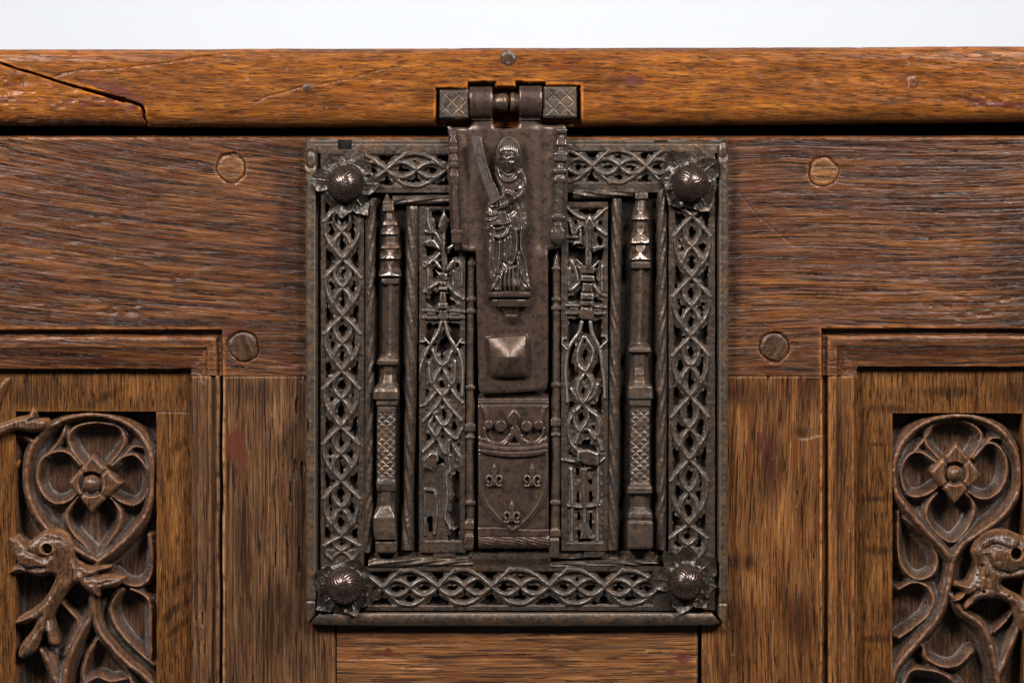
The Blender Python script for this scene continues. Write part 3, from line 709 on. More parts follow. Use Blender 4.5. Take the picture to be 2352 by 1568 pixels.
def dragR(X, Y, d):
    z = -66 + inflate(d, 48, 20) + 5.0 * fnoise(X, Y, 24, 84) + 1.6 * vnoise(X, Y, 6, 6, 88)
    z = z + 12 * np.exp(-(np.hypot(X - 2310, Y - 1265) / 46) ** 2)
    e = np.hypot(X - eyeR[0], Y - eyeR[1]); z = z - 36 * sstep(15, 10, e)
    for ln, a, w in [(fJ(flat([(2070, 640), (2120, 730), (2230, 770), (2330, 740)])), 9, 6), (fJ(flat([(2060, 600), (2130, 560), (2230, 590)])), 8, 5), (fJ([(2320, 500), (2310, 560), (2270, 590)]), 9, 6),
                     (fJ([(2020, 720), (2000, 830)]), 5, 6), (fJ([(1935, 940), (2010, 900)]), 9, 5), (fJ([(2060, 880), (2080, 800)]), 5, 6), (fJ([(2270, 930), (2390, 1060)]), 5, 6), (fJ([(1900, 1000), (1925, 930)]), 6, 4)]:
        z = z - a * np.exp(-(dline(X, Y, ln) / w) ** 2)
    for p in [(2040, 715), (2235, 935), (2050, 905)]:
        q = fJ([p])[0]; z = z - 14 * np.exp(-(np.hypot(X - q[0], Y - q[1]) / 3.2) ** 2)
    return z
o = carving('dragon', panR, M_CARVE, dr, dragR, 1.3, back=-86, z0=-35, fields={'dark_mark': blobs([(2260, 1235, 30, 16), (2240, 1300, 14, 20)]), 'scuff': blobs([(2262, 1320, 20, 30), (2290, 1270, 30, 10)])})
o['label'] = 'worn carved dragon head with curled snout'
# leaves of the neighbouring tracery at the left edge
lf = fG([(-120, 900), (0, 880), (130, 838), (198, 822), (236, 766), (272, 798), (282, 846), (345, 850), (362, 895), (330, 945), (230, 962), (120, 952), (30, 985), (-120, 1050)])
def leafz(X, Y, d):
    z = -66 + inflate(d, 46, 14) + 2.5 * fnoise(X, Y, 22, 85)
    return z - 8 * np.exp(-(dline(X, Y, fG([(285, 846), (215, 870)])) / 3) ** 2)
carving('carved_leaf', panL, M_CARVE, lf, leafz, 1.4, back=-86, z0=-40)
arc = fG(curve([(-150, 1120), (-60, 1040), (60, 985), (160, 985), (240, 1030)], False, 6))
relief('carved_branch', panL, M_CARVE, (-50, 90, 980, 1120), 1.5, lambda X, Y: rib(dline(X, Y, arc), -52, 10, 12, 3), lambda X, Y: dline(X, Y, arc) - 12, back=-86, z0=-45, grain=gy)
b1 = fG([(-80, 700), (0, 590), (50, 556), (76, 572), (50, 640), (0, 745), (-60, 860)])
carving('carved_leaf', panL, M_CARVE, b1, lambda X, Y, d: -50 + inflate(d, 26, 12) + 1.5 * fnoise(X, Y, 20, 86), 1.4, back=-60, z0=-30)
b2 = fG([(-80, 1320), (0, 1255), (80, 1190), (138, 1152), (140, 1200), (90, 1270), (75, 1400), (60, 1640), (0, 1700), (-80, 1700)])
carving('carved_leaf', panL, M_PANEL, b2, lambda X, Y, d: -72 + inflate(d, 26, 16) + 2.5 * fnoise(X, Y, 22, 87), 1.5, back=-90, z0=-55)

# ---------------------------------------------------------------- the iron lock
lock = thing('iron_lock', 'large dark iron gothic lock plate with pierced tracery nailed on the chest front', 'lock', (0, -0.0005, -0.13))
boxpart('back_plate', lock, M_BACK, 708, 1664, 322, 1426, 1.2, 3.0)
def forged(X, Y, seed, a=1.0): return a * (.9 * fnoise(X, Y, 34, seed) + .6 * vnoise(X, Y, 7, 7, seed + 3))

# plate under the top edge, chamfered frame bars
def top_sd(X, Y):
    d = sbox(X, Y, 704, 318 + 0, 1672, 352, 3) + 1.5 * vnoise(X, Y, 30, 30, 1)
    d = np.maximum(d, -sbox(X, Y, 776, 300, 808, 343, 2)); d = np.maximum(d, -sbox(X, Y, 1504, 300, 1534, 328, 2))
    for (x, y, rx, ry) in [(905, 316, 60, 5), (1400, 318, 50, 4), (1610, 318, 40, 6)]: d = np.maximum(d, 1 - ((X - x) / rx) ** 2 - ((Y - y) / ry) ** 2)
    return d
relief('top_plate', lock, M_FRAME, (700, 1676, 312, 356), 1.6, lambda X, Y: 15 - 9 * sstep(333, 322, Y) + forged(X, Y, 2, 1.4), top_sd, back=2, z0=14)
def bar_z(c, half, h):                                            # rounded ridge with a flat
    return h * np.sqrt(np.clip(1 - (c / half) ** 2 * .85, 0, 1))
lbar = [(701, 322), (706, 316), (722, 332), (736, 352), (736, 1396), (722, 1412), (709, 1426), (703, 1418), (702, 1000), (703, 700)]
relief('frame_bar', lock, M_FRAME, (697, 740, 312, 1430), 1.6, lambda X, Y: 8 + bar_z(X - 716, 20, 20) + forged(X, Y, 5) - 13 * sstep(725, 729, X) - 3 * np.exp(-((np.hypot((X - 714), (Y - 368) / 1.5) - 13) / 3) ** 2) - 2.5 * np.exp(-((Y - 1379) / 2.5) ** 2),
       lambda X, Y: np.maximum(spoly(X + 1.2 * vnoise(X, Y, 18, 60, 6), Y, lbar), -(np.hypot((X - 703) * 1.9, (Y - 976) * .75) - 14)), back=2, z0=22)
rbar = [(1672, 318), (1664, 316), (1655, 328), (1642, 352), (1641, 1394), (1650, 1412), (1660, 1428), (1667, 1422), (1670, 1380), (1673, 900)]
relief('frame_bar', lock, M_FRAME, (1636, 1678, 312, 1432), 1.6, lambda X, Y: 8 + bar_z(X - 1660, 20, 20) + forged(X, Y, 8) - 13 * sstep(1652, 1648, X) - 3 * np.exp(-((np.hypot((X - 1660), (Y - 346) / 1.5) - 12) / 3) ** 2) - 2.5 * np.exp(-((Y - 1385) / 2.5) ** 2),
       lambda X, Y: spoly(X + 1.2 * vnoise(X, Y, 18, 60, 9), Y, rbar), back=2, z0=22)
bbar = [(712, 1432), (720, 1420), (742, 1402), (780, 1398), (1200, 1399), (1600, 1397), (1634, 1406), (1654, 1428), (1640, 1434), (1300, 1437), (900, 1436), (740, 1434)]
relief('frame_bar', lock, M_FRAME, (708, 1660, 1392, 1441), 1.6, lambda X, Y: 8 + bar_z(Y - 1419, 21, 21) + forged(X, Y, 11, 1.2) - 10 * sstep(1408, 1404, Y) - 2.5 * np.exp(-((X - 745) / 2.5) ** 2) - 2.5 * np.exp(-((X - 1616) / 2.5) ** 2),
       lambda X, Y: spoly(X, Y + 1.4 * vnoise(X, Y, 60, 18, 12), bbar), back=2, z0=24)

# pierced strips ------------------------------------------------------------
def lattice(cross, hw, mid, vertical, jit=1.5, seed=1):
    r = random.Random(seed); L = []
    def put(pts):
        a = np.array([(mid(u) + c, u) if vertical else (u, mid(u) + c) for u, c in pts]); L.append(curve(a, False, 5))
    for a, b in zip(cross[:-1], cross[1:]):
        p = b - a
        for s in (-1, 1):
            j = lambda: r.uniform(-jit, jit)
            put([(a, 0), (a + .14 * p, s * (.48 * hw) + j()), (a + .27 * p, s * .9 * hw), (a + .40 * p, s * 1.05 * hw), (a + .56 * p, s * 1.03 * hw + j()), (a + .74 * p, s * .74 * hw + j()), (a + .9 * p, s * .28 * hw), (b, 0)])
            put([(a + .24 * p, s * .80 * hw), (a + .33 * p, s * 1.10 * hw)])
            for h in (0, 1):
                q0 = a + h * p / 2 + j() * .6; q = p / 2
                put([(q0, 0), (q0 + .22 * q, s * .33 * hw), (q0 + .5 * q, s * .50 * hw + j() * .5), (q0 + .78 * q, s * .33 * hw), (q0 + q, 0)])
    return L
def openwork(name, mat, box, border, ribs, w=4.3, top=25, seed=20, step=1.2, blocks=(), holes=(), extra_sd=None, plate=None, low=7.2):
    """pierced iron strip: a flat border, narrow polished ribs and a lower cusped second layer, open in between"""
    x0, x1, y0, y1 = box
    def dr(X, Y):
        d = np.full(X.shape, 1e9)
        for r in ribs: d = np.minimum(d, dline(X, Y, r))
        return d
    def outer(X, Y):
        d = sbox(X, Y, x0, y0, x1, y1, 2) + 1.0 * vnoise(X, Y, 24, 24, seed)
        return np.maximum(d, extra_sd(X, Y)) if extra_sd is not None else d
    def inner(X, Y):
        return border(X, Y) + 1.2 * vnoise(X, Y, 20, 20, seed + 1)   # <0 in the pierced field
    def low_w(X, Y): return w + low + 9.0 * vnoise(X, Y, 9.5, 9.5, seed + 2) + 3.0 * vnoise(X, Y, 5, 5, seed + 3)
    def blk(X, Y):
        d = np.full(X.shape, 1e9)
        for b in blocks: d = np.minimum(d, b[0](X, Y))
        return d
    def sd(X, Y):
        d = dr(X, Y)
        keep = np.minimum(np.minimum(-inner(X, Y) - 2.0 - 5 * np.maximum(vnoise(X, Y, 9, 9, seed + 5), 0), d - np.maximum(low_w(X, Y), w)), blk(X, Y))
        if plate is not None: keep = np.minimum(keep, plate(X, Y))
        for h in holes: keep = np.maximum(keep, -h(X, Y))
        return np.maximum(keep, outer(X, Y))
    def zf(X, Y):
        d = dr(X, Y); i = inner(X, Y)
        z = np.full(X.shape, top - 7.0) + 2.4 * vnoise(X, Y, 8, 8, seed + 4)
        z = np.maximum(z, np.where(i > -1.5, top - 3 - 2.0 * sstep(2, -1.5, i), 0))
        if plate is not None: z = np.maximum(z, np.where(plate(X, Y) < 0, top - 5, 0))
        z = np.maximum(z, top + .6 - 2.4 * np.clip(d / w, 0, 1.2) ** 3 - 5 * np.clip(d - w, 0, 9))
        for b in blocks:
            bd = b[0](X, Y); z = np.where(bd < 0.6, np.maximum(z, b[1](X, Y, bd)), z)
        return z + forged(X, Y, seed + 6, 1.3)
    return relief(name, lock, mat, (x0 - 2, x1 + 2, y0 - 2, y1 + 2), step, zf, sd, back=3, z0=22, wr=4, ws=3.2)

cl = [400, 468, 596, 726, 852, 980, 1104, 1231, 1300]
midL = lambda u: 785 + 1.5 * np.sin(u / 90) - (u - 850) * .004
o = openwork('tracery_strip', M_IRON, (737, 836, 346, 1400), lambda X, Y: np.maximum(np.abs(X - 785 + (Y - 850) * .004) - 39, np.maximum(440 - Y, Y - 1262)), lattice(cl, 37, midL, True, seed=3), seed=20)
cr = [420, 497, 637, 773, 911, 1056, 1205, 1300]
midR = lambda u: 1586 - (u - 850) * .012
openwork('tracery_strip', M_IRON, (1536, 1642, 346, 1400), lambda X, Y: np.maximum(np.abs(X - 1586 + (Y - 850) * .012) - 40, np.maximum(440 - Y, Y - 1258)), lattice(cr, 38, midR, True, seed=4), seed=26)
ct = [780, 890, 1025, 1150, 1360, 1484, 1590]
openwork('tracery_strip', M_IRON, (838, 1534, 345, 442), lambda X, Y: np.maximum(np.abs(Y - 391 + (X > 1170) * 8) - 36, np.maximum(845 - X, X - 1520)),
         lattice([762, 887, 1026, 1150], 35, lambda u: 391, False, seed=5) + lattice([1236, 1361, 1484, 1600], 35, lambda u: 383, False, seed=6), seed=32)
cb = [755, 879, 1006, 1129, 1262, 1389, 1515, 1640]
openwork('tracery_strip', M_IRON, (836, 1538, 1300, 1401), lambda X, Y: np.maximum(np.abs(Y - 1351) - 39, np.maximum(846 - X, X - 1500)), lattice(cb, 37, lambda u: 1351 - 4 * np.cos((u - 1200) / 200), False, seed=7), seed=38)

# twisted bars
def twist(seed, per=58.0, sl=1.9, amp=1.7, vertical=True):
    def f(c, T, ss):
        ph = (T + sl * ss * 13 * 1.0) / per + .8 * vnoise(T, T * 0, 60, 1, seed)
        q = ph - np.floor(ph)
        return amp * (np.abs(q - .5) * 2 - .5) + .5 * vnoise(c, T, 8, 8, seed + 1)
    return f
def bar(rows, seed, per=58, sl=2.2, vertical=True, zb=12, depth=1.25, amp=2.8, prof='round', mat=None):
    return loft('twisted_bar', lock, mat or M_IRON, [(p, a, b, prof) for p, a, b in rows], zb, 1.3, depth, twist(seed, per, sl, amp), vertical, seed=seed)
bar([(455, 852, 868), (470, 838, 864), (900, 836, 860), (1268, 832, 856)], 3, 62, 4.5)
bar([(436, 1510, 1531), (470, 1508, 1532), (900, 1506, 1533), (1262, 1505, 1530)], 4, 56, 4.5)
bar([(474, 935, 962), (480, 933, 963), (900, 929, 957), (1150, 927, 950), (1262, 918, 952)], 5, 64, -5.0)
bar([(456, 1407, 1428), (480, 1405, 1429), (900, 1398, 1425), (1262, 1394, 1421)], 6, 56, -5.0)
bar([(902, 449, 472), (960, 448, 471), (1040, 446, 469)], 7, 70, 5, False)
bar([(1316, 432, 459), (1390, 432, 457), (1455, 431, 452)], 8, 60, -5, False)
bar([(846, 1284, 1306), (862, 1277, 1305), (960, 1276, 1302), (1086, 1283, 1302)], 9, 80, 6, False)
bar([(1263, 1290, 1307), (1300, 1288, 1305), (1420, 1284, 1302), (1500, 1281, 1297), (1514, 1284, 1296)], 10, 74, -6, False)
relief('ledge', lock, M_IRON, (1084, 1265, 1270, 1308), 1.5, lambda X, Y: 20 + 5 * sstep(1300, 1280, Y) + forged(X, Y, 60, 1.2), None, back=3, z0=20)
relief('ledge', lock, M_FRAME, (850, 1512, 1262, 1284), 1.6, lambda X, Y: 12 + 2.5 * fnoise(X, Y, 14, 61), lambda X, Y: np.abs(Y - 1274) - 8 + 5 * vnoise(X, Y, 30, 30, 62), back=3, z0=12)

# the two large buttress columns
def rowsA(f, lst):
    out = []
    for r in lst:
        (lo, y), (hi, _) = f([(r[1], r[0]), (r[2], r[0])])
        out.append((y, lo, hi) + tuple(r[3:]))
    return out
R_, B_, O_ = 'ridge', 'box', 'oct'
colL = rowsA(fA, [(545, 598, 612, R_), (590, 588, 622, R_), (622, 576, 655, B_), (690, 572, 658, B_), (697, 586, 650, O_), (735, 590, 664, O_), (766, 578, 680, B_), (790, 578, 686, B_), (796, 584, 680, O_), (815, 566, 690, R_), (850, 563, 692, B_), (858, 580, 690, O_), (915, 576, 690, O_), (932, 566, 697, B_), (945, 560, 700, B_), (962, 566, 698, O_), (985, 556, 705, R_), (1020, 560, 703, B_), (1030, 568, 690, O_), (1082, 562, 694, R_), (1108, 553, 704, R_), (1140, 549, 708, B_), (1148, 576, 690, O_), (1162, 567, 695, B_), (1192, 567, 695, B_), (1203, 576, 690, R_), (1568, 572, 686, R_)]) + \
    rowsA(fC, [(5, 572, 685, R_), (200, 568, 686, R_), (235, 546, 690, B_), (248, 538, 692, B_), (274, 538, 690, B_), (283, 559, 677, O_), (345, 560, 670, O_), (400, 546, 680, O_), (440, 520, 690, B_), (462, 509, 694, B_), (513, 510, 693, B_), (520, 532, 684, B_), (555, 530, 685, B_), (563, 538, 670, B_), (600, 537, 672, B_), (1060, 537, 668, B_), (1088, 532, 673, B_), (1104, 530, 674, B_), (1150, 534, 670, B_), (1158, 541, 665, O_), (1255, 536, 662, O_), (1315, 517, 668, B_), (1338, 508, 672, B_), (1420, 510, 675, B_), (1490, 520, 681, B_), (1494, 527, 676, B_, .6), (1500, 527, 676, B_, .6), (1504, 525, 682, B_), (1572, 527, 681, B_), (1580, 532, 676, B_)])
colR = rowsA(fB, [(520, 796, 806, R_), (540, 780, 838, R_), (562, 766, 858, B_), (602, 763, 860, B_), (612, 774, 850, O_), (676, 757, 850, O_), (700, 748, 864, R_), (745, 742, 868, B_), (758, 757, 860, O_), (815, 752, 858, O_), (845, 740, 868, R_), (880, 736, 870, B_), (912, 729, 873, B_), (922, 747, 866, O_), (948, 736, 868, O_), (985, 726, 877, R_), (1027, 725, 877, B_), (1038, 738, 870, O_), (1047, 735, 877, B_), (1085, 735, 878, B_), (1095, 743, 868, R_), (1568, 735, 860, R_)]) + \
    rowsA(fD, [(5, 735, 861, R_), (125, 729, 858, R_), (162, 717, 879, B_), (186, 716, 880, B_), (194, 736, 860, O_), (300, 733, 858, O_), (395, 723, 868, O_), (432, 711, 888, B_), (508, 710, 892, B_), (518, 722, 878, B_), (560, 718, 878, B_), (572, 729, 868, B_), (1098, 728, 870, B_), (1128, 709, 886, B_), (1165, 708, 887, B_), (1174, 729, 869, O_), (1265, 728, 866, O_), (1305, 712, 886, B_), (1335, 710, 890, B_), (1360, 716, 884, B_), (1370, 706, 893, B_), (1540, 705, 891, B_), (1552, 712, 882, B_)])
def hatch(y0, y1, seed, extra=None):
    def f(c, T, ss):
        u = (T + 20 * ss) / 17.0; v = (T - 20 * ss) / 17.0
        q = np.minimum(np.abs(u - np.floor(u) - .5), np.abs(v - np.floor(v) - .5)) * 2
        m = sstep(y0, y0 + 4, T) * sstep(y1, y1 - 4, T)
        z = -2.6 * sstep(.32, .0, q) * m * (1 + 1.2 * vnoise(c, T, 16, 16, seed))
        if extra: z = z + extra(c, T, ss)
        return z + .9 * vnoise(c, T, 14, 14, seed + 2)
    return f
def facet(ys):
    def f(c, T, ss):
        z = 0 * c
        for y, h in ys:                                            # small gables on the knops
            z = z + 3.0 * sstep(1.0, 0, (np.abs(ss) * 14 + (y - T) * .9) / h) * sstep(y + 5, y + 1, T) * (T > y - h * 1.2)
        return z
    return f
yA = lambda v: 258.4 + .3296 * v
yC = lambda v: 746.5 + .3296 * v
loft('buttress_column', lock, M_COL, colL, 12, 1.2, 1.35, hatch(yC(605), yC(1055), 63, facet([(yA(850), 9), (yA(1018), 9), (yA(1138), 16)])), seed=11, wob=.8)
loft('buttress_column', lock, M_COL, colR, 12, 1.2, 1.35, hatch(yC(580), yC(1095), 64, facet([(yA(905), 13), (yA(1020), 13), (yA(745), 9)])), seed=12, wob=.8)

# slender shafts beside the hasp
def shaft(rows, seed): return loft('slender_shaft', lock, M_COL, rows, 10, 1.3, 1.5, None, seed=seed, wob=.5)
def ring(y, h, cx, w, ww): return [(y - h - 1.5, cx - w, cx + w, O_), (y - h, cx - ww, cx + ww, B_), (y + h, cx - ww, cx + ww, B_), (y + h + 1.5, cx - w, cx + w, O_)]
lx = lambda y: 1084 - (y - 600) * .011
rows = [(584, 1082, 1088, R_)]
for y, h, w, ww in [(606, 4, 9, 10), (688, 4, 10, 12), (715, 4, 10, 12), (890, 4, 10, 11.5), (982, 8, 10, 12.5), (1004, 3, 10, 11.5)]: rows += ring(y, h, lx(y), w, ww)
rows += [(1040, 1069, 1090, O_), (1148, 1069, 1090, O_), (1151, 1068, 1093, B_), (1158, 1068, 1093, B_), (1161, 1071, 1090, O_), (1190, 1071, 1090, O_), (1200, 1066, 1089, B_), (1214, 1066, 1089, B_), (1217, 1069, 1087, B_), (1226, 1069, 1087, B_), (1229, 1066, 1089, B_), (1258, 1066, 1088, B_), (1262, 1069, 1086, B_)]
shaft(rows, 13)
rx = lambda y: 1277 - (y - 600) * .002
rows = [(568, 1275, 1279, R_), (592, 1270, 1286, R_)]
for y, h, w, ww in [(617, 3, 9.5, 10.5), (688, 4, 9.5, 11.5), (708, 4, 10, 12), (884, 4, 10, 12), (970, 8, 10, 12), (998, 3, 10, 11.5)]: rows += ring(y, h, rx(y), w, ww)
rows += [(1040, 1266, 1288, O_), (1148, 1264, 1286, O_), (1150, 1263, 1288, B_), (1157, 1263, 1288, B_), (1160, 1265, 1286, O_), (1212, 1263, 1286, O_), (1217, 1262, 1288, B_), (1230, 1262, 1288, B_), (1233, 1264, 1284, B_), (1240, 1260, 1285, B_), (1278, 1261, 1284, B_), (1282, 1264, 1280, B_)]
shaft(rows, 14)

# inner pierced panels with a spire, ogee arch and net of tracery
def blockz(h, r): return lambda X, Y, d: h - 9 + inflate(d, 9, r)
def leafblk(pts, h, r=4.5): P = np.asarray(pts, float); return (lambda X, Y: spoly(X, Y, P), blockz(h, r))
def capblk(line, w, h): P = np.asarray(line, float); return (lambda X, Y: dline(X, Y, P, (w[0], w[1])), lambda X, Y, d: h - 7 + inflate(d, 7, max(w)))
# left panel
def ext(P, e=9.0):
    P = np.asarray(P, float)
    a = P[0] + (P[0] - P[1]) / (np.hypot(*(P[0] - P[1])) + 1e-6) * e; b = P[-1] + (P[-1] - P[-2]) / (np.hypot(*(P[-1] - P[-2])) + 1e-6) * e
    return np.vstack([[a], P, [b]])
netL = [fC(flat(p)) for p in [
    [(930, 190), (955, 250), (990, 290), (1030, 370), (1050, 430), (1000, 490), (940, 580), (870, 660)], [(1050, 200), (1030, 250), (990, 290), (945, 360), (930, 420), (985, 490), (1040, 570), (1110, 650)],
    [(1080, 270), (1075, 380), (1040, 440), (990, 500)], [(900, 280), (905, 380), (930, 420)], [(1050, 440), (1090, 500), (1120, 530)], [(940, 480), (880, 550), (860, 560)],
    [(940, 620), (900, 690), (920, 740), (960, 800), (1000, 880), (1030, 900)], [(940, 630), (990, 700), (1040, 760), (1090, 790), (1120, 740)], [(1060, 620), (1030, 680), (990, 705), (960, 760), (930, 810), (870, 870)],
    [(1050, 780), (1070, 850), (1110, 910), (1125, 960)], [(1040, 820), (1035, 900), (1045, 1000), (1020, 1060), (1025, 1200), (1010, 1330), (1040, 1400)], [(900, 1150), (940, 1165), (955, 1300), (940, 1430)], [(870, 1160), (870, 1440)]]]
netL += [fN(flat(p)) for p in [[(215, 1090), (270, 1050), (340, 1010)], [(220, 800), (300, 740), (350, 690)], [(240, 420), (320, 440), (380, 540)], [(215, 1320), (330, 1325)], [(470, 1320), (620, 1330)], [(480, 1060), (540, 1120), (610, 1170)], [(500, 870), (560, 760), (620, 830), (620, 1000)],
                               [(215, 800), (235, 900), (225, 1080)], [(230, 200), (235, 300), (260, 400)], [(215, 1400), (330, 1400)], [(470, 1400), (620, 1400)], [(520, 900), (520, 1060)], [(400, 1540), (360, 1600)]]]
netL = [ext(q_, 6) for q_ in netL]
legs = [fC(flat([(985, -20), (965, 50), (905, 140), (865, 215), (835, 310), (820, 390), (814, 470)])), fC(flat([(1010, -20), (1035, 70), (1088, 155), (1115, 205), (1132, 280), (1134, 380), (1130, 490)]))]
blocks = [capblk(q, (4.6, 4.0), 30) for q in legs]
blocks += [capblk(fC([(905, 135), (870, 92)]), (3.2, 2.2), 31), capblk(fC([(1088, 152), (1122, 100)]), (3.2, 2.2), 31), capblk(fC([(870, 112), (838, 118)]), (2.2, 1.2), 31), capblk(fC([(1120, 120), (1150, 126)]), (2.2, 1.2), 31)]
blocks += [leafblk(fN([(418, 168), (450, 230), (490, 300), (470, 370), (445, 430), (445, 560), (460, 800), (440, 880), (400, 880), (385, 700), (390, 560), (395, 430), (345, 360), (370, 270)]), 31, 6),
           leafblk(fN([(385, 640), (300, 600), (230, 590), (190, 545), (230, 505), (310, 505), (370, 590)]), 31), leafblk(fN([(440, 600), (500, 560), (560, 500), (540, 580), (460, 690)]), 28),
           leafblk(fN([(400, 860), (340, 830), (290, 740), (330, 740), (390, 810)]), 29), leafblk(fN([(430, 850), (480, 760), (530, 725), (545, 750), (520, 840), (450, 890)]), 29),
           leafblk(fN([(310, 845), (360, 930), (410, 980), (455, 975), (460, 900), (420, 880), (360, 880)]), 31), leafblk(fN([(365, 980), (445, 975), (448, 1040), (365, 1040)]), 29),
           leafblk(fN([(355, 1045), (455, 1045), (458, 1090), (355, 1090)]), 34, 3), leafblk(fN([(370, 1095), (440, 1095), (445, 1230), (360, 1230)]), 28), leafblk(fN([(346, 1228), (458, 1228), (458, 1300), (346, 1300)]), 35, 4),
           leafblk(fN([(360, 1305), (450, 1305), (460, 1345), (480, 1400), (440, 1440), (380, 1440), (350, 1400)]), 29), leafblk(fN([(215, 1330), (330, 1330), (330, 1390), (215, 1390)]), 24), leafblk(fN([(470, 1335), (620, 1335), (620, 1400), (470, 1400)]), 24),
           leafblk(fC([(905, 885), (960, 880), (968, 940), (915, 1012), (865, 990), (858, 935)]), 30, 4)]
plateL = lambda X, Y: spoly(X, Y, fC([(862, 1000), (1000, 960), (1030, 1060), (1015, 1380), (1040, 1560), (830, 1560), (830, 1000)]))
holesL = [lambda X, Y: spoly(X, Y, fC([(895, 1190), (930, 1190), (935, 1270), (922, 1300), (925, 1440), (895, 1440), (893, 1300)])) + 100 * (Y < yC(1330)), lambda X, Y: np.hypot(X - 689 - .3296 * 905, (Y - yC(1358)) * .8) - 7]
openwork('tracery_panel', M_IRON, (963, 1068, 474, 1268), lambda X, Y: np.maximum(np.maximum(962 + 15 - X - (Y - 870) * .0, X - 1058), np.maximum(482 - Y, Y - 1242)), netL, 3.7, 24, 44, 1.2, blocks, holesL,
         plate=plateL, low=9.5)
# right panel
netR = [fD(flat(p)) for p in [
    [(400, 100), (365, 200), (375, 280), (420, 330), (470, 420), (440, 500), (405, 545), (340, 620), (300, 700), (310, 800), (350, 860)], [(430, 100), (475, 180), (460, 260), (420, 330), (375, 400), (365, 480), (405, 550), (450, 600), (500, 640), (520, 720), (490, 790), (440, 730), (385, 745), (360, 800)],
    [(410, 560), (440, 640), (385, 740), (345, 680), (340, 620)], [(330, 460), (365, 520), (400, 545)], [(500, 430), (470, 500), (410, 545)], [(500, 780), (530, 850)], [(280, 940), (340, 950), (370, 960)], [(540, 940), (490, 980), (460, 990)],
    [(420, 980), (410, 1100), (415, 1250), (415, 1400)], [(320, 1020), (330, 1200), (325, 1480)], [(510, 1010), (505, 1260), (505, 1480)], [(320, 1260), (370, 1265)], [(450, 1262), (500, 1255)]]]
netR += [fQ(flat(p)) for p in [[(160, 170), (250, 240), (330, 270)], [(560, 180), (480, 250), (430, 300)], [(170, 330), (210, 450), (270, 380), (320, 340)], [(560, 440), (480, 380)], [(160, 480), (220, 480)], [(200, 780), (230, 840), (260, 950)], [(165, 870), (160, 1080), (260, 1020), (300, 980)],
                               [(440, 1030), (490, 1100), (550, 1140)], [(540, 840), (540, 1080)], [(165, 1260), (280, 1265)], [(440, 1270), (545, 1280)], [(165, 1350), (280, 1345)], [(430, 1350), (530, 1350)], [(290, 430), (290, 520)], [(430, 450), (430, 560)]]]
netR = [ext(q_, 6) for q_ in netR]
legsR = [fD(flat([(395, -20), (375, 50), (320, 130), (296, 185), (285, 260), (282, 360), (296, 532)])), fD(flat([(455, -20), (470, 60), (510, 140), (528, 200), (540, 300), (553, 400), (556, 505)]))]
blocks = [capblk(q, (4.8, 4.4), 30) for q in legsR]
blocks += [capblk(fD([(292, 170), (258, 132)]), (3.4, 2.6), 31), capblk(fD([(258, 128), (262, 98), (288, 92)]), (2.8, 2.2), 31), capblk(fD([(520, 165), (545, 135)]), (3.6, 2.8), 31), capblk(fD([(545, 135), (572, 110), (562, 78), (535, 76)]), (3.4, 2.6), 32)]
blocks += [leafblk(fQ([(395, 215), (425, 270), (470, 360), (430, 410), (425, 520), (415, 800), (380, 860), (345, 850), (345, 600), (345, 430), (318, 360), (345, 290)]), 32, 6),
           leafblk(fQ([(350, 590), (300, 560), (250, 565), (200, 590), (195, 550), (230, 520), (290, 530)]), 31), leafblk(fQ([(425, 590), (480, 575), (565, 570), (565, 600), (520, 625), (430, 660)]), 33),
           leafblk(fQ([(340, 820), (290, 800), (240, 740), (250, 725), (320, 790)]), 30), leafblk(fQ([(410, 820), (450, 780), (505, 740), (505, 770), (430, 850)]), 30), leafblk(fQ([(250, 815), (330, 800), (430, 800), (470, 840), (440, 900), (300, 900)]), 29),
           leafblk(fQ([(295, 910), (450, 920), (455, 990), (290, 985)]), 34, 4), leafblk(fQ([(315, 995), (430, 1000), (435, 1110), (300, 1110)]), 28), leafblk(fQ([(290, 1115), (448, 1118), (442, 1200), (290, 1195)]), 35, 4), leafblk(fQ([(290, 1200), (440, 1205), (440, 1270), (290, 1265)]), 30),
           leafblk(fQ([(290, 1275), (430, 1280), (450, 1380), (430, 1430), (300, 1420), (270, 1380)]), 28), leafblk(fQ([(160, 1270), (280, 1275), (275, 1345), (165, 1345)]), 23), leafblk(fQ([(440, 1290), (545, 1290), (540, 1350), (440, 1350)]), 23),
           leafblk(fD([(362, 868), (440, 862), (515, 890), (505, 978), (440, 975), (360, 945)]), 36, 6), leafblk(fD([(390, 990), (440, 990), (430, 1100), (430, 1380), (470, 1490), (380, 1490), (400, 1380), (392, 1100)]), 25)]
plateR = lambda X, Y: np.maximum(1e3 * (np.abs(Y - yC(1530)) > 22), np.abs(X - 1345) - 50)
openwork('tracery_panel', M_IRON, (1289, 1396, 464, 1264), lambda X, Y: np.maximum(np.maximum(1304 - X, X - 1386), np.maximum(478 - Y, Y - 1246)), netR, 3.7, 24, 50, 1.2, blocks, (), low=9.0)
relief('tab', lock, M_IRON, (1340, 1392, 1258, 1280), 1.5, lambda X, Y: 18 + forged(X, Y, 65), lambda X, Y: sbox(X, Y, 1341, 1256, 1388, 1278, 6) + 2 * vnoise(X, Y, 14, 14, 66), back=3, z0=18)
relief('tab', lock, M_IRON, (990, 1050, 1260, 1282), 1.5, lambda X, Y: 18 + forged(X, Y, 67), lambda X, Y: sbox(X, Y, 996, 1258, 1046, 1278, 6) + 2 * vnoise(X, Y, 14, 14, 68), back=3, z0=18)

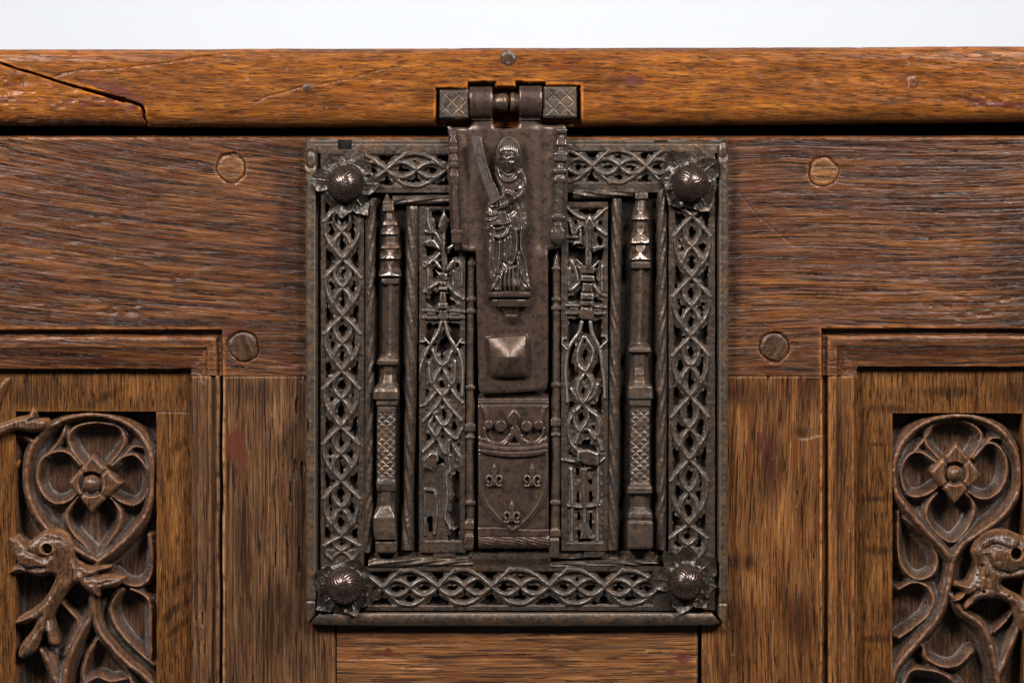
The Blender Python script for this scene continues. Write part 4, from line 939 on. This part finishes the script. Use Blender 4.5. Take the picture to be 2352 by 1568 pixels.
# shield under the hasp
def shz(X, Y): return 26 + 6 * np.sqrt(np.clip(1 - ((X - 1179) / 95) ** 2, 0, 1)) + forged(X, Y, 69, .6) + 1.0 * sstep(922, 934, Y)
SH = np.asarray(fM([(252, 690), (247, 850), (255, 980), (285, 1090), (330, 1180), (430, 1290), (500, 1355), (560, 1402), (630, 1360), (720, 1275), (800, 1170), (850, 1060), (872, 950), (886, 850), (880, 690)]))
shield = relief('shield_plate', lock, M_HASP, (1097, 1262, 902, 1232), 1.3,
    lambda X, Y: shz(X, Y) - 6 * sstep(926, 914, Y) * 1 - 5 * np.exp(-((Y - 928) / 2.4) ** 2) + 8.5 * sstep(1.0, -1.8, spoly(X, Y, SH)) * (Y > 1030) + 1.2 * np.exp(-((spoly(X, Y, SH) + 4) / 2.5) ** 2) * (Y > 1030) - 1.6 * np.exp(-(dline(X, Y, fM([(245, 1362), (420, 1360), (500, 1366)])) / 1.6) ** 2) - 1.6 * np.exp(-(dline(X, Y, fM([(620, 1375), (760, 1382), (880, 1378)])) / 1.6) ** 2)
    + 4.0 * np.exp(-(dline(X, Y, fM([(285, 275), (305, 340), (320, 395)])) / 4) ** 2) + 4.0 * np.exp(-(dline(X, Y, fM([(858, 280), (840, 340), (825, 400)])) / 4) ** 2),
    lambda X, Y: sbox(X, Y, 1098, 904, 1260, 1230, 4), back=4, z0=30, wr=3, ws=2.2)
bar([(1099, 1222, 1262), (1180, 1220, 1262), (1261, 1222, 1262)], 15, 34, -9, False, 12, 1.0, 1.3, 'round', M_HASP)
# crown
def circ(c, r): q = fM([c])[0]; return lambda X, Y: np.hypot(X - q[0], Y - q[1]) - r * .2563
band = fM([(252, 600), (330, 622), (430, 642), (560, 652), (700, 645), (800, 632), (878, 612), (880, 690), (800, 718), (680, 732), (560, 737), (420, 725), (330, 708), (250, 682)])
ctr = fM(flat([(505, 400), (515, 370), (545, 330), (575, 308), (612, 335), (638, 385), (628, 425), (605, 445), (625, 480), (640, 530), (660, 600), (700, 650), (450, 650), (500, 590), (535, 520), (545, 480), (560, 455), (530, 440)], 2))
arcs = [fM(flat(p)) for p in [[(310, 470), (315, 540), (350, 590), (425, 612), (490, 590), (535, 535)], [(640, 540), (670, 585), (740, 606), (800, 575), (835, 520), (838, 470)], [(262, 560), (272, 610)], [(860, 560), (852, 610)]]]
webs = fM([(270, 560), (315, 560), (380, 605), (480, 605), (540, 550), (640, 550), (700, 600), (790, 596), (830, 560), (866, 570), (870, 640), (560, 670), (262, 620)])
tri = fM([(576, 545), (535, 607), (612, 607)])
def crown_sd(X, Y):
    d = spoly(X, Y, band)
    for c, r in [((345, 442), 46), ((457, 455), 58), ((686, 458), 56), ((795, 446), 48)]: d = np.minimum(d, circ(c, r)(X, Y))
    d = np.minimum(d, spoly(X, Y, ctr))
    for a in arcs: d = np.minimum(d, dline(X, Y, a) - 3.0)
    d = np.minimum(d, spoly(X, Y, webs))
    return np.maximum(d, -spoly(X, Y, tri))
def crown_z(X, Y):
    z = shz(X, Y) + 12 - 2.0 * np.exp(-(crown_sd(X, Y) / 1.8) ** 2)
    z = z + 4.0 * sstep(1, -1.5, spoly(X, Y, band)) - 2 * np.exp(-((Y - 1031 + .0011 * (X - 1179) ** 2 - 6) / 1.6) ** 2)
    for c, r in [((345, 442), 46), ((457, 455), 58), ((686, 458), 56), ((795, 446), 48)]: z = z + 1.0 * sstep(0, -4, circ(c, r)(X, Y)) - 1.2 * np.exp(-(circ(c, r)(X, Y) / 1.4) ** 2)
    return z
relief('crown', shield, M_HASP, (1096, 1262, 932, 1053), .9, crown_z, crown_sd, back=25, z0=35, wr=3, ws=1.6)
def fleur(cx, cy, s=1.0):
    c = fM([(cx, cy)])[0]; u = .2563 * s
    leaf = np.array([(0, -138), (28, -90), (36, -50), (22, -5), (13, 30), (12, 80), (0, 112), (-12, 80), (-13, 30), (-22, -5), (-36, -50), (-28, -90)], float) * u + c
    cur = [np.array(p, float) * u + c for p in [curve([(16, 45), (26, 10), (50, -6), (74, 12), (76, 40), (58, 58)]), curve([(-16, 45), (-26, 10), (-50, -6), (-74, 12), (-76, 40), (-58, 58)]), curve([(12, 50), (25, 80), (48, 96), (66, 90)]), curve([(-12, 50), (-25, 80), (-48, 96), (-66, 90)])]]
    def sd(X, Y):
        d = spoly(X, Y, leaf)
        for q in cur: d = np.minimum(d, dline(X, Y, q) - 3.6)
        return d
    return relief('fleur_de_lis', shield, M_COL, (c[0] - 25, c[0] + 25, c[1] - 40, c[1] + 33), .9, lambda X, Y: shz(X, Y) + 9 + inflate(sd(X, Y), 8.5, 5) - 1.0 * np.exp(-((X - c[0]) / 1.2) ** 2) * 0 + .5 * vnoise(X, Y, 5, 5, 70), sd, back=28, z0=36, wr=2, ws=1.6)
fleur(396, 905, .88); fleur(736, 905, .9); fleur(554, 1232, .86)

# corner rosettes: jagged leaves round a spirally fluted boss
def dome(parent, cx, cy, r, zb, tilt, seed, sgn):
    nu, nv = 132, 40
    th = np.linspace(0, 2 * np.pi, nu, endpoint=False); ph = np.linspace(0, 1, nv)
    Th, P = np.meshgrid(th, ph)
    a = P * 1.72
    rr = np.sin(np.minimum(a, 1.72)); zz = np.cos(a)
    sw = Th + sgn * 1.6 * (1 - P) ** 1.2
    fl = np.abs(np.sin(sw * 8.5)) ** .7
    r = r * 1.07
    amp = .05 * sstep(.10, .5, P) * sstep(1.02, .8, P)
    k = 1 - amp * (1 - fl) + .012 * vnoise(Th * 8, P * 9, 2, 2, seed)
    X = r * rr * k * np.cos(Th); Y = r * rr * k * np.sin(Th); Z = r * .98 * zz * k
    # lean of the boss
    cxa, cya = tilt
    X2 = X + Z * cxa; Y2 = Y + Z * cya
    V = np.stack([(cx + X2).ravel(), (cy + Y2).ravel(), (zb + Z + .1 * r).ravel()], 1)
    idx = np.arange(nu * nv).reshape(nv, nu); nxt = np.roll(idx, -1, 1)
    F = np.stack([idx[:-1].ravel(), idx[1:].ravel(), nxt[1:].ravel(), nxt[:-1].ravel()], 1)
    w = (amp * (fl - .7) * 14).ravel()
    return make('boss', V, F, M_BOSS, parent, {'wear': w}, None, zb + r * .6, True)
def rosette_iron(label, c, r, tips, base_r, seed, sgn=1, tilt=(0, 0)):
    c = np.asarray(c, float)
    disc = relief('leaf_rosette', lock, M_PETAL, (c[0] - base_r - 12, c[0] + base_r + 12, c[1] - base_r - 12, c[1] + base_r + 12), 1.4,
                  lambda X, Y: 33 - 5 * (np.hypot(X - c[0], Y - c[1]) / base_r) ** 2 + 2.6 * fnoise(X, Y, 16, seed) + 3 * np.exp(-((np.hypot(X - c[0], Y - c[1]) - r - 6) / 4) ** 2),
                  lambda X, Y: np.hypot(X - c[0], Y - c[1]) - base_r + 9 * vnoise(X, Y, 26, 26, seed + 1) + 4 * vnoise(X, Y, 9, 9, seed + 2), back=3, z0=32)
    disc['label'] = label
    for i, (tx, ty, wd, lift) in enumerate(tips):
        t = np.array([tx, ty], float); dv = t - c; L = np.hypot(*dv); u = dv / L; n = np.array([-u[1], u[0]])
        s0 = r * .72
        prof = [(s0, .7), (s0 + (L - s0) * .30, 1.05), (s0 + (L - s0) * .52, 1.18), (s0 + (L - s0) * .66, 1.0), (s0 + (L - s0) * .76, .72), (s0 + (L - s0) * .90, .30), (L, 0.0)]
        j = random.Random(seed * 7 + i)
        side = [(s, w * wd * j.uniform(.85, 1.1)) for s, w in prof]; oth = [(s, w * wd * j.uniform(.85, 1.1)) for s, w in prof]
        poly = [c + u * s + n * w for s, w in side] + [c + u * s - n * w for s, w in oth[::-1][1:]]
        P = curve(poly, True, 3); x0, y0 = P.min(0) - 2; x1, y1 = P.max(0) + 2
        def zf(X, Y):
            s = (X - c[0]) * u[0] + (Y - c[1]) * u[1]; q = (X - c[0]) * n[0] + (Y - c[1]) * n[1]
            tt = np.clip((s - s0) / (L - s0), 0, 1)
            return 33 + 2 + lift * tt ** 1.6 - 5 * np.sin(tt * 3.1) + 3.0 * fnoise(X, Y, 22, seed + 2 * i) + 2.2 * np.exp(-(q / 2.2) ** 2) * (1 - tt) + 3.2 * (np.abs(q) / wd) ** 2 * (1 - .5 * tt) + 1.8 * fnoise(X, Y, 13, seed + i)
        relief('petal', disc, M_PETAL, (x0, x1, y0, y1), 1.15, zf, lambda X, Y: spoly(X, Y, P) + 2.6 * vnoise(X, Y, 11, 11, seed + i + 3) + 1.0 * vnoise(X, Y, 4.5, 4.5, seed + i + 4), back=26, z0=36, wr=3, ws=3.4)
    dome(disc, c[0], c[1], r, 36, tilt, seed, sgn)
pA = lambda l: [tuple(fA([(a, b)])[0]) + (w, f) for a, b, w, f in l]
pB = lambda l: [tuple(fB([(a, b)])[0]) + (w, f) for a, b, w, f in l]
pE = lambda l: [tuple(fE([(a, b)])[0]) + (w, f) for a, b, w, f in l]
pF = lambda l: [tuple(fF([(a, b)])[0]) + (w, f) for a, b, w, f in l]
rosette_iron('leafy boss in the upper left corner', fA([(312, 492)])[0], 41, pA([(58, 462, 22, 8), (294, 738, 22, 8), (472, 718, 19, 7), (562, 506, 20, 8), (500, 350, 22, 2), (205, 285, 26, 1)]), 62, 71, 1, (.02, .06))
rosette_iron('leafy boss in the upper right corner', fB([(1155, 490)])[0], 41, pB([(1345, 335, 26, 8), (1284, 688, 24, 7), (1000, 640, 22, 5), (945, 455, 20, 3), (1010, 265, 24, 6)]), 60, 74, -1, (.02, .02))
rosette_iron('leafy boss in the lower left corner', fE([(378, 742)])[0], 41, pE([(140, 610, 20, 6), (148, 935, 22, 6), (478, 992, 20, 9), (600, 895, 20, 7), (642, 735, 20, 7), (512, 510, 22, 8)]), 64, 77, 1, (-.01, -.02))
rosette_iron('leafy boss in the lower right corner', fF([(1385, 710)])[0], 39, pF([(1640, 492, 24, 6), (1640, 735, 22, 8), (1548, 920, 19, 5), (1330, 978, 21, 8), (1058, 668, 22, 7), (1190, 430, 17, 6), (1370, 390, 22, 4)]), 62, 81, -1, (0, -.02))

# ---------------------------------------------------------------- the hasp
hasp = thing('lock_hasp', 'iron hasp with a small saint figure hanging from its hinge over the lock', 'hasp', (0, -0.0105, 0.0))
HP = np.asarray(np.vstack([fK([(205, 500), (206, 462), (222, 455), (252, 470), (330, 470), (388, 466), (402, 450), (404, 375), (604, 375), (612, 440), (618, 468), (660, 478), (720, 480), (800, 472), (836, 462), (842, 440), (844, 375), (1047, 375), (1052, 438), (1070, 450), (1160, 452), (1245, 446), (1262, 470), (1285, 700), (1275, 1200), (1265, 1480)]), [(1296, 566), (1259, 574)],
     fL([(876, 250), (880, 800), (878, 1400), (868, 1462), (845, 1476), (600, 1496), (430, 1506), (290, 1506), (268, 1498), (256, 1440), (246, 900), (234, 250), (222, 236)]), [(1062, 575), (1052, 560), (1034, 520), (1030, 400)]]))
def hz(X, Y):
    z = 42 + forged(X, Y, 84, .2) + .8 * fnoise(X, Y, 60, 87)
    wide = sstep(590, 560, Y)
    z = z - 5 * wide * np.exp(-((X - 1076) / 16) ** 2) - 5 * wide * np.exp(-((X - 1246) / 18) ** 2)
    return z
def hz2(X, Y): return hz(X, Y) - 2.5 * np.exp(-(np.minimum(spoly(X, Y, HP), 0) / 3.0) ** 2) - 1.5 * sstep(300, 285, Y)
plate = relief('hasp_plate', hasp, M_HASP, (1026, 1310, 264, 906), 1.5, hz2, lambda X, Y: spoly(X, Y, HP) + .8 * vnoise(X, Y, 20, 20, 88), back=36, z0=42, wr=4, ws=2.6)
# hinge: two rolled straps, two square bolts, the pin ends
for i, (xa, xb, y0, y1) in enumerate([(1079, 1131, 199, 275), (1192.5, 1244.5, 197, 275)]):
    relief('knuckle', hasp, M_HASP, (xa - 1, xb + 1, y0, y1), 1.2,
           lambda X, Y: np.maximum(44 + 24 * np.sqrt(np.clip(1 - ((Y - (y0 + 35)) / 35.5) ** 2, 0, 1)) * np.where(Y > y0 + 35, 1, 1), 43.0) + 1.0 * vnoise(X, Y, 18, 18, 89 + i) - 2 * (np.exp(-((X - xa) / 2) ** 2) + np.exp(-((X - xb) / 2) ** 2)),
           lambda X, Y: sbox(X, Y, xa, y0, xb, y1 + 20, 1.5) + 1.2 * vnoise(X, Y, 24, 24, 91 + i), back=24, z0=58, wr=4, ws=2.5)
for i, (xa, xb, ya, yb) in enumerate([(1009, 1076, 206.5, 272), (1248.5, 1325, 199, 270.5)]):
    def bz(X, Y):
        u = (X + Y) / 31.0; v = (X - Y) / 31.0
        q = np.minimum(np.abs(u - np.round(u)), np.abs(v - np.round(v))) * 31
        d = sbox(X, Y, xa, ya, xb, yb, 3)
        return 61 - 3.5 * sstep(-4, 0, d) - .8 * np.exp(-(q / 1.4) ** 2) * sstep(-3, -7, d) + 1.2 * fnoise(X, Y, 22, 93 + i)
    relief('hinge_bolt', hasp, M_BOLT, (xa - 1, xb + 1, ya - 1, yb + 1), 1.1, bz, lambda X, Y: sbox(X, Y, xa, ya, xb, yb, 3) + 1.6 * vnoise(X, Y, 22, 22, 95 + i), back=4, z0=60, wr=3, ws=2.0)
loft('hinge_pin', hasp, M_COL, [(1128, 217, 256, 'round'), (1158, 213, 258, 'round'), (1164, 215, 256, 'round'), (1167, 220, 250, 'round')], 26, 1.2, 1.3, None, False, 45, .3, 16)
loft('hinge_pin', hasp, M_COL, [(1172, 216, 254, 'round'), (1174, 212, 258, 'round'), (1181, 211, 258, 'round'), (1184, 214, 256, 'round'), (1196, 214, 256, 'round')], 26, 1.2, 1.3, None, False, 45, .3, 17)

# pinnacles on the two sides of the plate
def pin(cs, lst, seed):
    c = fK(cs)
    rows = []
    for y, w, p in lst:
        yy = 172.3 + .2563 * y; cc = np.interp(yy, c[:, 1], c[:, 0]); rows.append((yy, cc - w * .2563, cc + w * .2563, p))
    return rows
lp = pin([(248, 490), (262, 900), (280, 1400), (288, 1580)], [(488, 12, R_), (505, 22, B_), (545, 26, B_), (555, 30, O_), (605, 36, B_), (650, 34, B_), (658, 38, B_), (700, 38, B_), (708, 33, O_), (735, 36, B_), (775, 40, B_), (782, 34, O_), (790, 40, B_), (830, 40, B_), (838, 36, O_), (885, 38, B_), (905, 42, B_), (970, 40, B_), (985, 38, O_), (1100, 42, O_), (1390, 46, O_), (1400, 50, B_), (1425, 50, B_), (1432, 47, B_), (1505, 48, B_), (1520, 36, O_), (1570, 20, R_)], 1)
loft('pinnacle', hasp, M_HASP, lp, 42, 1.2, 1.25, None, seed=18, wob=.5)
rp = pin([(1228, 480), (1215, 800), (1200, 1100), (1185, 1560)], [(476, 20, R_), (490, 46, B_), (520, 44, B_), (535, 26, O_), (560, 32, O_), (585, 44, B_), (630, 50, B_), (645, 34, O_), (690, 36, O_), (702, 60, B_), (770, 62, B_), (785, 40, O_), (835, 44, O_), (850, 62, B_), (880, 62, B_), (895, 50, O_), (935, 58, B_), (960, 56, B_), (972, 48, O_), (1100, 50, O_), (1255, 52, O_), (1270, 66, B_), (1300, 62, B_), (1312, 56, O_), (1370, 58, O_), (1400, 66, B_), (1470, 66, B_), (1510, 52, O_), (1535, 26, R_), (1548, 14, R_)], 2)
loft('pinnacle', hasp, M_FIG, rp, 42, 1.2, 1.15, lambda c, T, ss: 1.4 * fnoise(c, T, 12, 90), seed=19, wob=1.0)

# pyramid-headed stud
PY = fL([(318, 1003), (420, 985), (550, 972), (660, 968), (688, 972), (700, 1000), (700, 1150), (708, 1300), (704, 1345), (688, 1360), (540, 1364), (400, 1360), (372, 1352), (354, 1300), (340, 1180), (325, 1060)])
ap = fL([(535, 1185)])[0]
def pyz(X, Y):
    d = spoly(X, Y, PY)
    a = np.abs((X - ap[0]) / 49); b = np.abs((Y - ap[1]) / 50)
    m = np.maximum(a, b); s = 1 / 4.2
    m = s * np.log((np.exp(a / s) + np.exp(b / s)) / 2) + .12
    return 46 + 26 * (1 - np.clip(m, 0, 1.2) / 1.12) + 4 * sstep(0, -7, d) + .5 * vnoise(X, Y, 22, 22, 97)
relief('stud', hasp, M_HASP, (PY[:, 0].min() - 2, PY[:, 0].max() + 2, PY[:, 1].min() - 2, PY[:, 1].max() + 2), 1.1, pyz, lambda X, Y: spoly(X, Y, PY), back=40, z0=52, wr=3, ws=3)

# console under the figure
CO = fL([(345, 598), (420, 592), (620, 586), (722, 592), (726, 640), (715, 660), (712, 700), (690, 730), (620, 742), (610, 790), (598, 830), (590, 870), (562, 892), (535, 872), (505, 830), (495, 800), (470, 765), (420, 735), (385, 710), (370, 670), (345, 655)])
def coz(X, Y):
    y = (Y - 516.8) / .2563
    z = 43 + np.interp(y, [585, 600, 610, 640, 648, 656, 664, 672, 728, 738, 760, 800, 806, 814, 830, 880, 895], [18, 24, 27, 27, 22, 15, 15, 22, 20, 14, 11, 8, 8, 13, 12, 4, 1])
    z = z - 9 * np.clip(np.abs(X - 1172) / 48, 0, 1.2) ** 4
    x = (X - 1033.6) / .2563
    z = z - 5 * sstep(610, 612, x) * (y > 660) * (y < 740) * (x - 600) / 120 - 5 * sstep(436, 432, x) * (y > 660) * (y < 740)
    return z + .6 * vnoise(X, Y, 9, 9, 98)
relief('console', hasp, M_HASP, (CO[:, 0].min() - 2, CO[:, 0].max() + 2, CO[:, 1].min() - 2, CO[:, 1].max() + 2), 1.0, coz, lambda X, Y: spoly(X, Y, CO), back=40, z0=60, wr=3, ws=2.4)

# the saint: one continuous relief figure, with a sword beside it
BD = curve(np.vstack([fR([(420, 560), (385, 640), (380, 720), (400, 800), (440, 900), (430, 1000), (340, 1090), (270, 1170), (250, 1260), (232, 1360), (240, 1460)]),
                      fL([(325, 120), (322, 250), (338, 400), (352, 520), (360, 596), (500, 600), (722, 594), (716, 520), (700, 430), (690, 330), (692, 240), (680, 130)]),
                      fR([(960, 1500), (930, 1250), (880, 1050), (895, 900), (890, 760), (850, 670), (790, 590)])]), True, 4)
def gauss(X, Y, line, w): return np.exp(-(dline(X, Y, line) / w) ** 2)
fr = lambda l: fR(curve(l, False, 4))
fl_ = lambda l: fL(curve(l, False, 4))
hc = fR([(610, 400)])[0]; hs = .1465
def figz(X, Y):
    d = spoly(X, Y, BD)
    z = 43 + inflate(d, 22, 17)
    z = z + 2.2 * fnoise(X, Y, 18, 99)
    # shoulders and chest
    u = (X - 1079.5) / .1465; v = (Y - 298.6) / .1465
    z = z + 4 * np.exp(-((u - 640) / 260) ** 2 - ((v - 860) / 200) ** 2)
    # long folds of the gown (L frame)
    for ln, a, w in [([(445, 110), (440, 300), (425, 430)], 8, 2.6), ([(395, 60), (385, 300), (400, 420), (375, 560)], 5, 3.0), ([(350, 150), (350, 350), (370, 500)], 4, 3.2), ([(520, 110), (515, 250), (495, 330)], 5, 3.4),
                     ([(590, 40), (598, 180), (570, 320), (540, 350)], 9, 2.4), ([(640, 40), (635, 200), (680, 330), (715, 540)], 6, 2.6), ([(598, 230), (605, 330), (640, 440), (715, 560)], 7, 2.4), ([(610, 300), (612, 430), (590, 560)], 6, 2.2),
                     ([(490, 400), (450, 480), (452, 580)], 6, 1.9), ([(515, 390), (490, 470), (495, 585)], 5.5, 1.6), ([(540, 380), (528, 470), (535, 585)], 5.5, 1.6), ([(565, 370), (560, 470), (572, 580)], 5.5, 1.6), ([(640, 430), (630, 500), (610, 560)], 4, 2), ([(440, 470), (400, 540), (365, 585)], 5, 2.2)]:
        z = z + a * gauss(X, Y, fl_(ln), w)
    for ln, a, w in [([(470, 130), (468, 330), (450, 400)], 5, 1.8), ([(420, 110), (412, 300), (400, 440)], 4, 1.7), ([(560, 60), (570, 180), (545, 320)], 5, 2), ([(620, 60), (620, 230)], 6, 2), ([(480, 330), (540, 370), (600, 330)], 3, 3), ([(470, 560), (600, 565)], 2, 4),
                     ([(475, 420), (470, 585)], 4, 1.2), ([(512, 400), (512, 585)], 4, 1.2), ([(550, 400), (552, 585)], 4, 1.2), ([(590, 400), (592, 570)], 4, 1.4)]:
        z = z - a * gauss(X, Y, fl_(ln), w)
    for fx in (420, 655):                                          # toes at the hem
        q = fL([(fx, 582)])[0]; z = z + 6 * np.exp(-((X - q[0]) / 9) ** 2 - ((Y - q[1]) / 4.5) ** 2)
    # upper arm, sleeve and cuff on the right
    z = z + 11 * gauss(X, Y, fr([(800, 680), (865, 760), (870, 880), (820, 1000), (720, 1060)]), 9)
    z = z + 4 * gauss(X, Y, fr([(790, 660), (870, 720), (880, 860)]), 2.5)
    for k in range(6):
        a = .5 + k * .22; p = (650 + 14 * k, 935 + 3 * k)
        z = z - 3.2 * gauss(X, Y, fR([(p[0] + 60 * math.cos(a), p[1] + 20), (p[0] + 190 - 12 * k, p[1] - 15 + 26 * k)]), 1.1)
    z = z + 8 * gauss(X, Y, fr([(590, 990), (660, 1020), (720, 1090)]), 4.5)
    z = z + 7 * gauss(X, Y, fr([(690, 1080), (740, 1210), (790, 1330), (810, 1560)]), 2.4)
    z = z - 6 * gauss(X, Y, fr([(640, 1300), (700, 1240), (690, 1180)]), 6)
    # forearm and hand over the hilt, with finger grooves
    z = np.maximum(z, np.where(True, 60 + 14 * np.exp(-((u - 530) / 120) ** 4 - ((v - 1180 + .25 * (u - 530)) / 78) ** 4) - 14 * (1 - np.exp(-((u - 530) / 120) ** 4 - ((v - 1180 + .25 * (u - 530)) / 78) ** 4)), 0))
    for k in range(4):
        z = z - 2.2 * gauss(X, Y, fR([(430 + 48 * k, 1115 - 10 * k), (440 + 50 * k, 1225 - 12 * k)]), 1.0)
    # left sleeve folds
    for ln, a, w in [([(280, 1140), (330, 1200), (420, 1190)], 6, 3), ([(250, 1290), (320, 1340), (400, 1320)], 7, 3.4), ([(240, 1400), (320, 1420), (400, 1390)], 7, 3), ([(250, 1450), (270, 1540)], 5, 4), ([(290, 1230), (300, 1300)], 6, 4)]:
        z = z + a * gauss(X, Y, fr(ln), w)
    # book and the curled hand below
    bk = spoly(X, Y, fR([(445, 1290), (550, 1275), (598, 1410), (460, 1440)])); z = np.where(bk < 0, np.maximum(z, 62 + 3 * sstep(0, -2, bk)), z - 3 * np.exp(-(bk / 2) ** 2))
    z = z + 9 * gauss(X, Y, fr([(330, 1500), (420, 1470), (520, 1480), (600, 1450)]), 4.0) + 8 * gauss(X, Y, fr([(340, 1530), (420, 1560), (520, 1530)]), 3.4) - 6 * gauss(X, Y, fr([(370, 1515), (500, 1505)]), 1.6) + 6 * gauss(X, Y, fr([(280, 1540), (330, 1640), (440, 1690), (560, 1640), (625, 1520)]), 2.6) - 6 * gauss(X, Y, fr([(300, 1600), (440, 1735), (600, 1660)]), 2.4)
    # collar
    z = z - 4 * gauss(X, Y, fr([(500, 700), (590, 760), (700, 700)]), 5)
    z = z + 7 * gauss(X, Y, fr([(430, 610), (470, 720), (530, 790), (620, 810), (700, 770), (760, 660), (790, 600)]), 3.2)
    z = z + 3 * gauss(X, Y, fr([(400, 680), (440, 800), (480, 880)]), 3)
    return z
def head(X, Y):
    u = (X - 1079.5) / .1465; v = (Y - 298.6) / .1465
    e = 1 - ((u - 610) / 205) ** 2 - ((v - 400) / 300) ** 2
    z = 50 + 40 * np.sqrt(np.clip(e, 0, 1))
    fcx, fcy = 588, 500
    f = ((u - fcx) / 150) ** 2 + ((v - fcy) / 195) ** 2            # face inside the hair
    z = z - 2.5 * sstep(1.12, .88, f) * (v > 330)
    ang = np.arctan2(u - 600, 420 - v + 120)
    hair = sstep(.95, 1.15, f) + sstep(350, 338, v)
    z = z + np.clip(hair, 0, 1) * (.9 * np.cos(u * .21 + 2.0 * vnoise(u, v, 70, 160, 33)) * sstep(470, 330, v) + 1.6)
    # brow, eyes, nose, mouth, chin
    P = fR
    z = z + 2.2 * gauss(X, Y, fr([(470, 455), (520, 438), (560, 462)]), 1.6) + 2.2 * gauss(X, Y, fr([(600, 462), (650, 438), (705, 450)]), 1.6)
    for ex in (515, 648):
        z = z - 5.5 * np.exp(-((u - ex) / 44) ** 2 - ((v - 482) / 24) ** 2)
        z = z + 3.6 * np.exp(-((u - ex) / 24) ** 2 - ((v - 480) / 12) ** 2)
    z = z + 5.5 * np.exp(-((u - 577) / (15 + .10 * np.clip(v - 460, 0, 130))) ** 2) * sstep(440, 480, v) * sstep(605, 585, v) * (0.55 + .45 * np.clip((v - 450) / 130, 0, 1))
    z = z - 2.6 * np.exp(-((v - 634) / 6) ** 2 - ((u - 588) / 46) ** 2) + 2.0 * np.exp(-((v - 618) / 9) ** 2 - ((u - 588) / 40) ** 2) + 2.0 * np.exp(-((v - 650) / 9) ** 2 - ((u - 588) / 36) ** 2)
    z = z + 2.5 * np.exp(-((v - 685) / 18) ** 2 - ((u - 592) / 40) ** 2)
    for q, s in (((440, 470), 1), ((770, 440), -1)):
        z = z + 3 * np.exp(-(np.hypot((u - q[0]) / 26, (v - q[1]) / 60)) ** 4)
    return z, e
def figfull(X, Y):
    z = figz(X, Y); h, e = head(X, Y)
    return np.where(e > 0, np.maximum(h, z - 3), z)
def fig_sd(X, Y): return np.minimum(spoly(X, Y, BD), np.hypot((X - 1079.5 - .1465 * 610) / (.1465 * 205), (Y - 298.6 - .1465 * 400) / (.1465 * 300)) * 32 - 32)
sa = relief('saint_figure', hasp, M_FIG, (1108, 1236, 310, 674), .85, figfull, fig_sd, back=40, z0=60, wr=3, ws=2.0)
sa['label'] = 'worn iron relief of a robed saint holding a sword and a book'
SW = fR([(34, 190), (40, 130), (70, 112), (150, 112), (185, 130), (210, 330), (270, 560), (350, 790), (430, 940), (480, 1085), (440, 1110), (340, 1175), (300, 1060), (210, 820), (110, 500), (60, 330)])
rdg = fR(curve([(150, 115), (205, 330), (265, 560), (345, 790), (425, 945), (472, 1085)], False, 4))
relief('sword', hasp, M_BLADE, (1080, 1154, 311, 474), .9, lambda X, Y: 77 + 3 * np.clip((Y - 311) / 160, 0, 1) - .16 * dline(X, Y, rdg) + 1.6 * np.exp(-(dline(X, Y, rdg) / 2.2) ** 2) + .5 * vnoise(X, Y, 14, 14, 34), lambda X, Y: spoly(X, Y, SW), back=40, z0=60, wr=2, ws=1.6)['label'] = 'broad sword blade held upright'
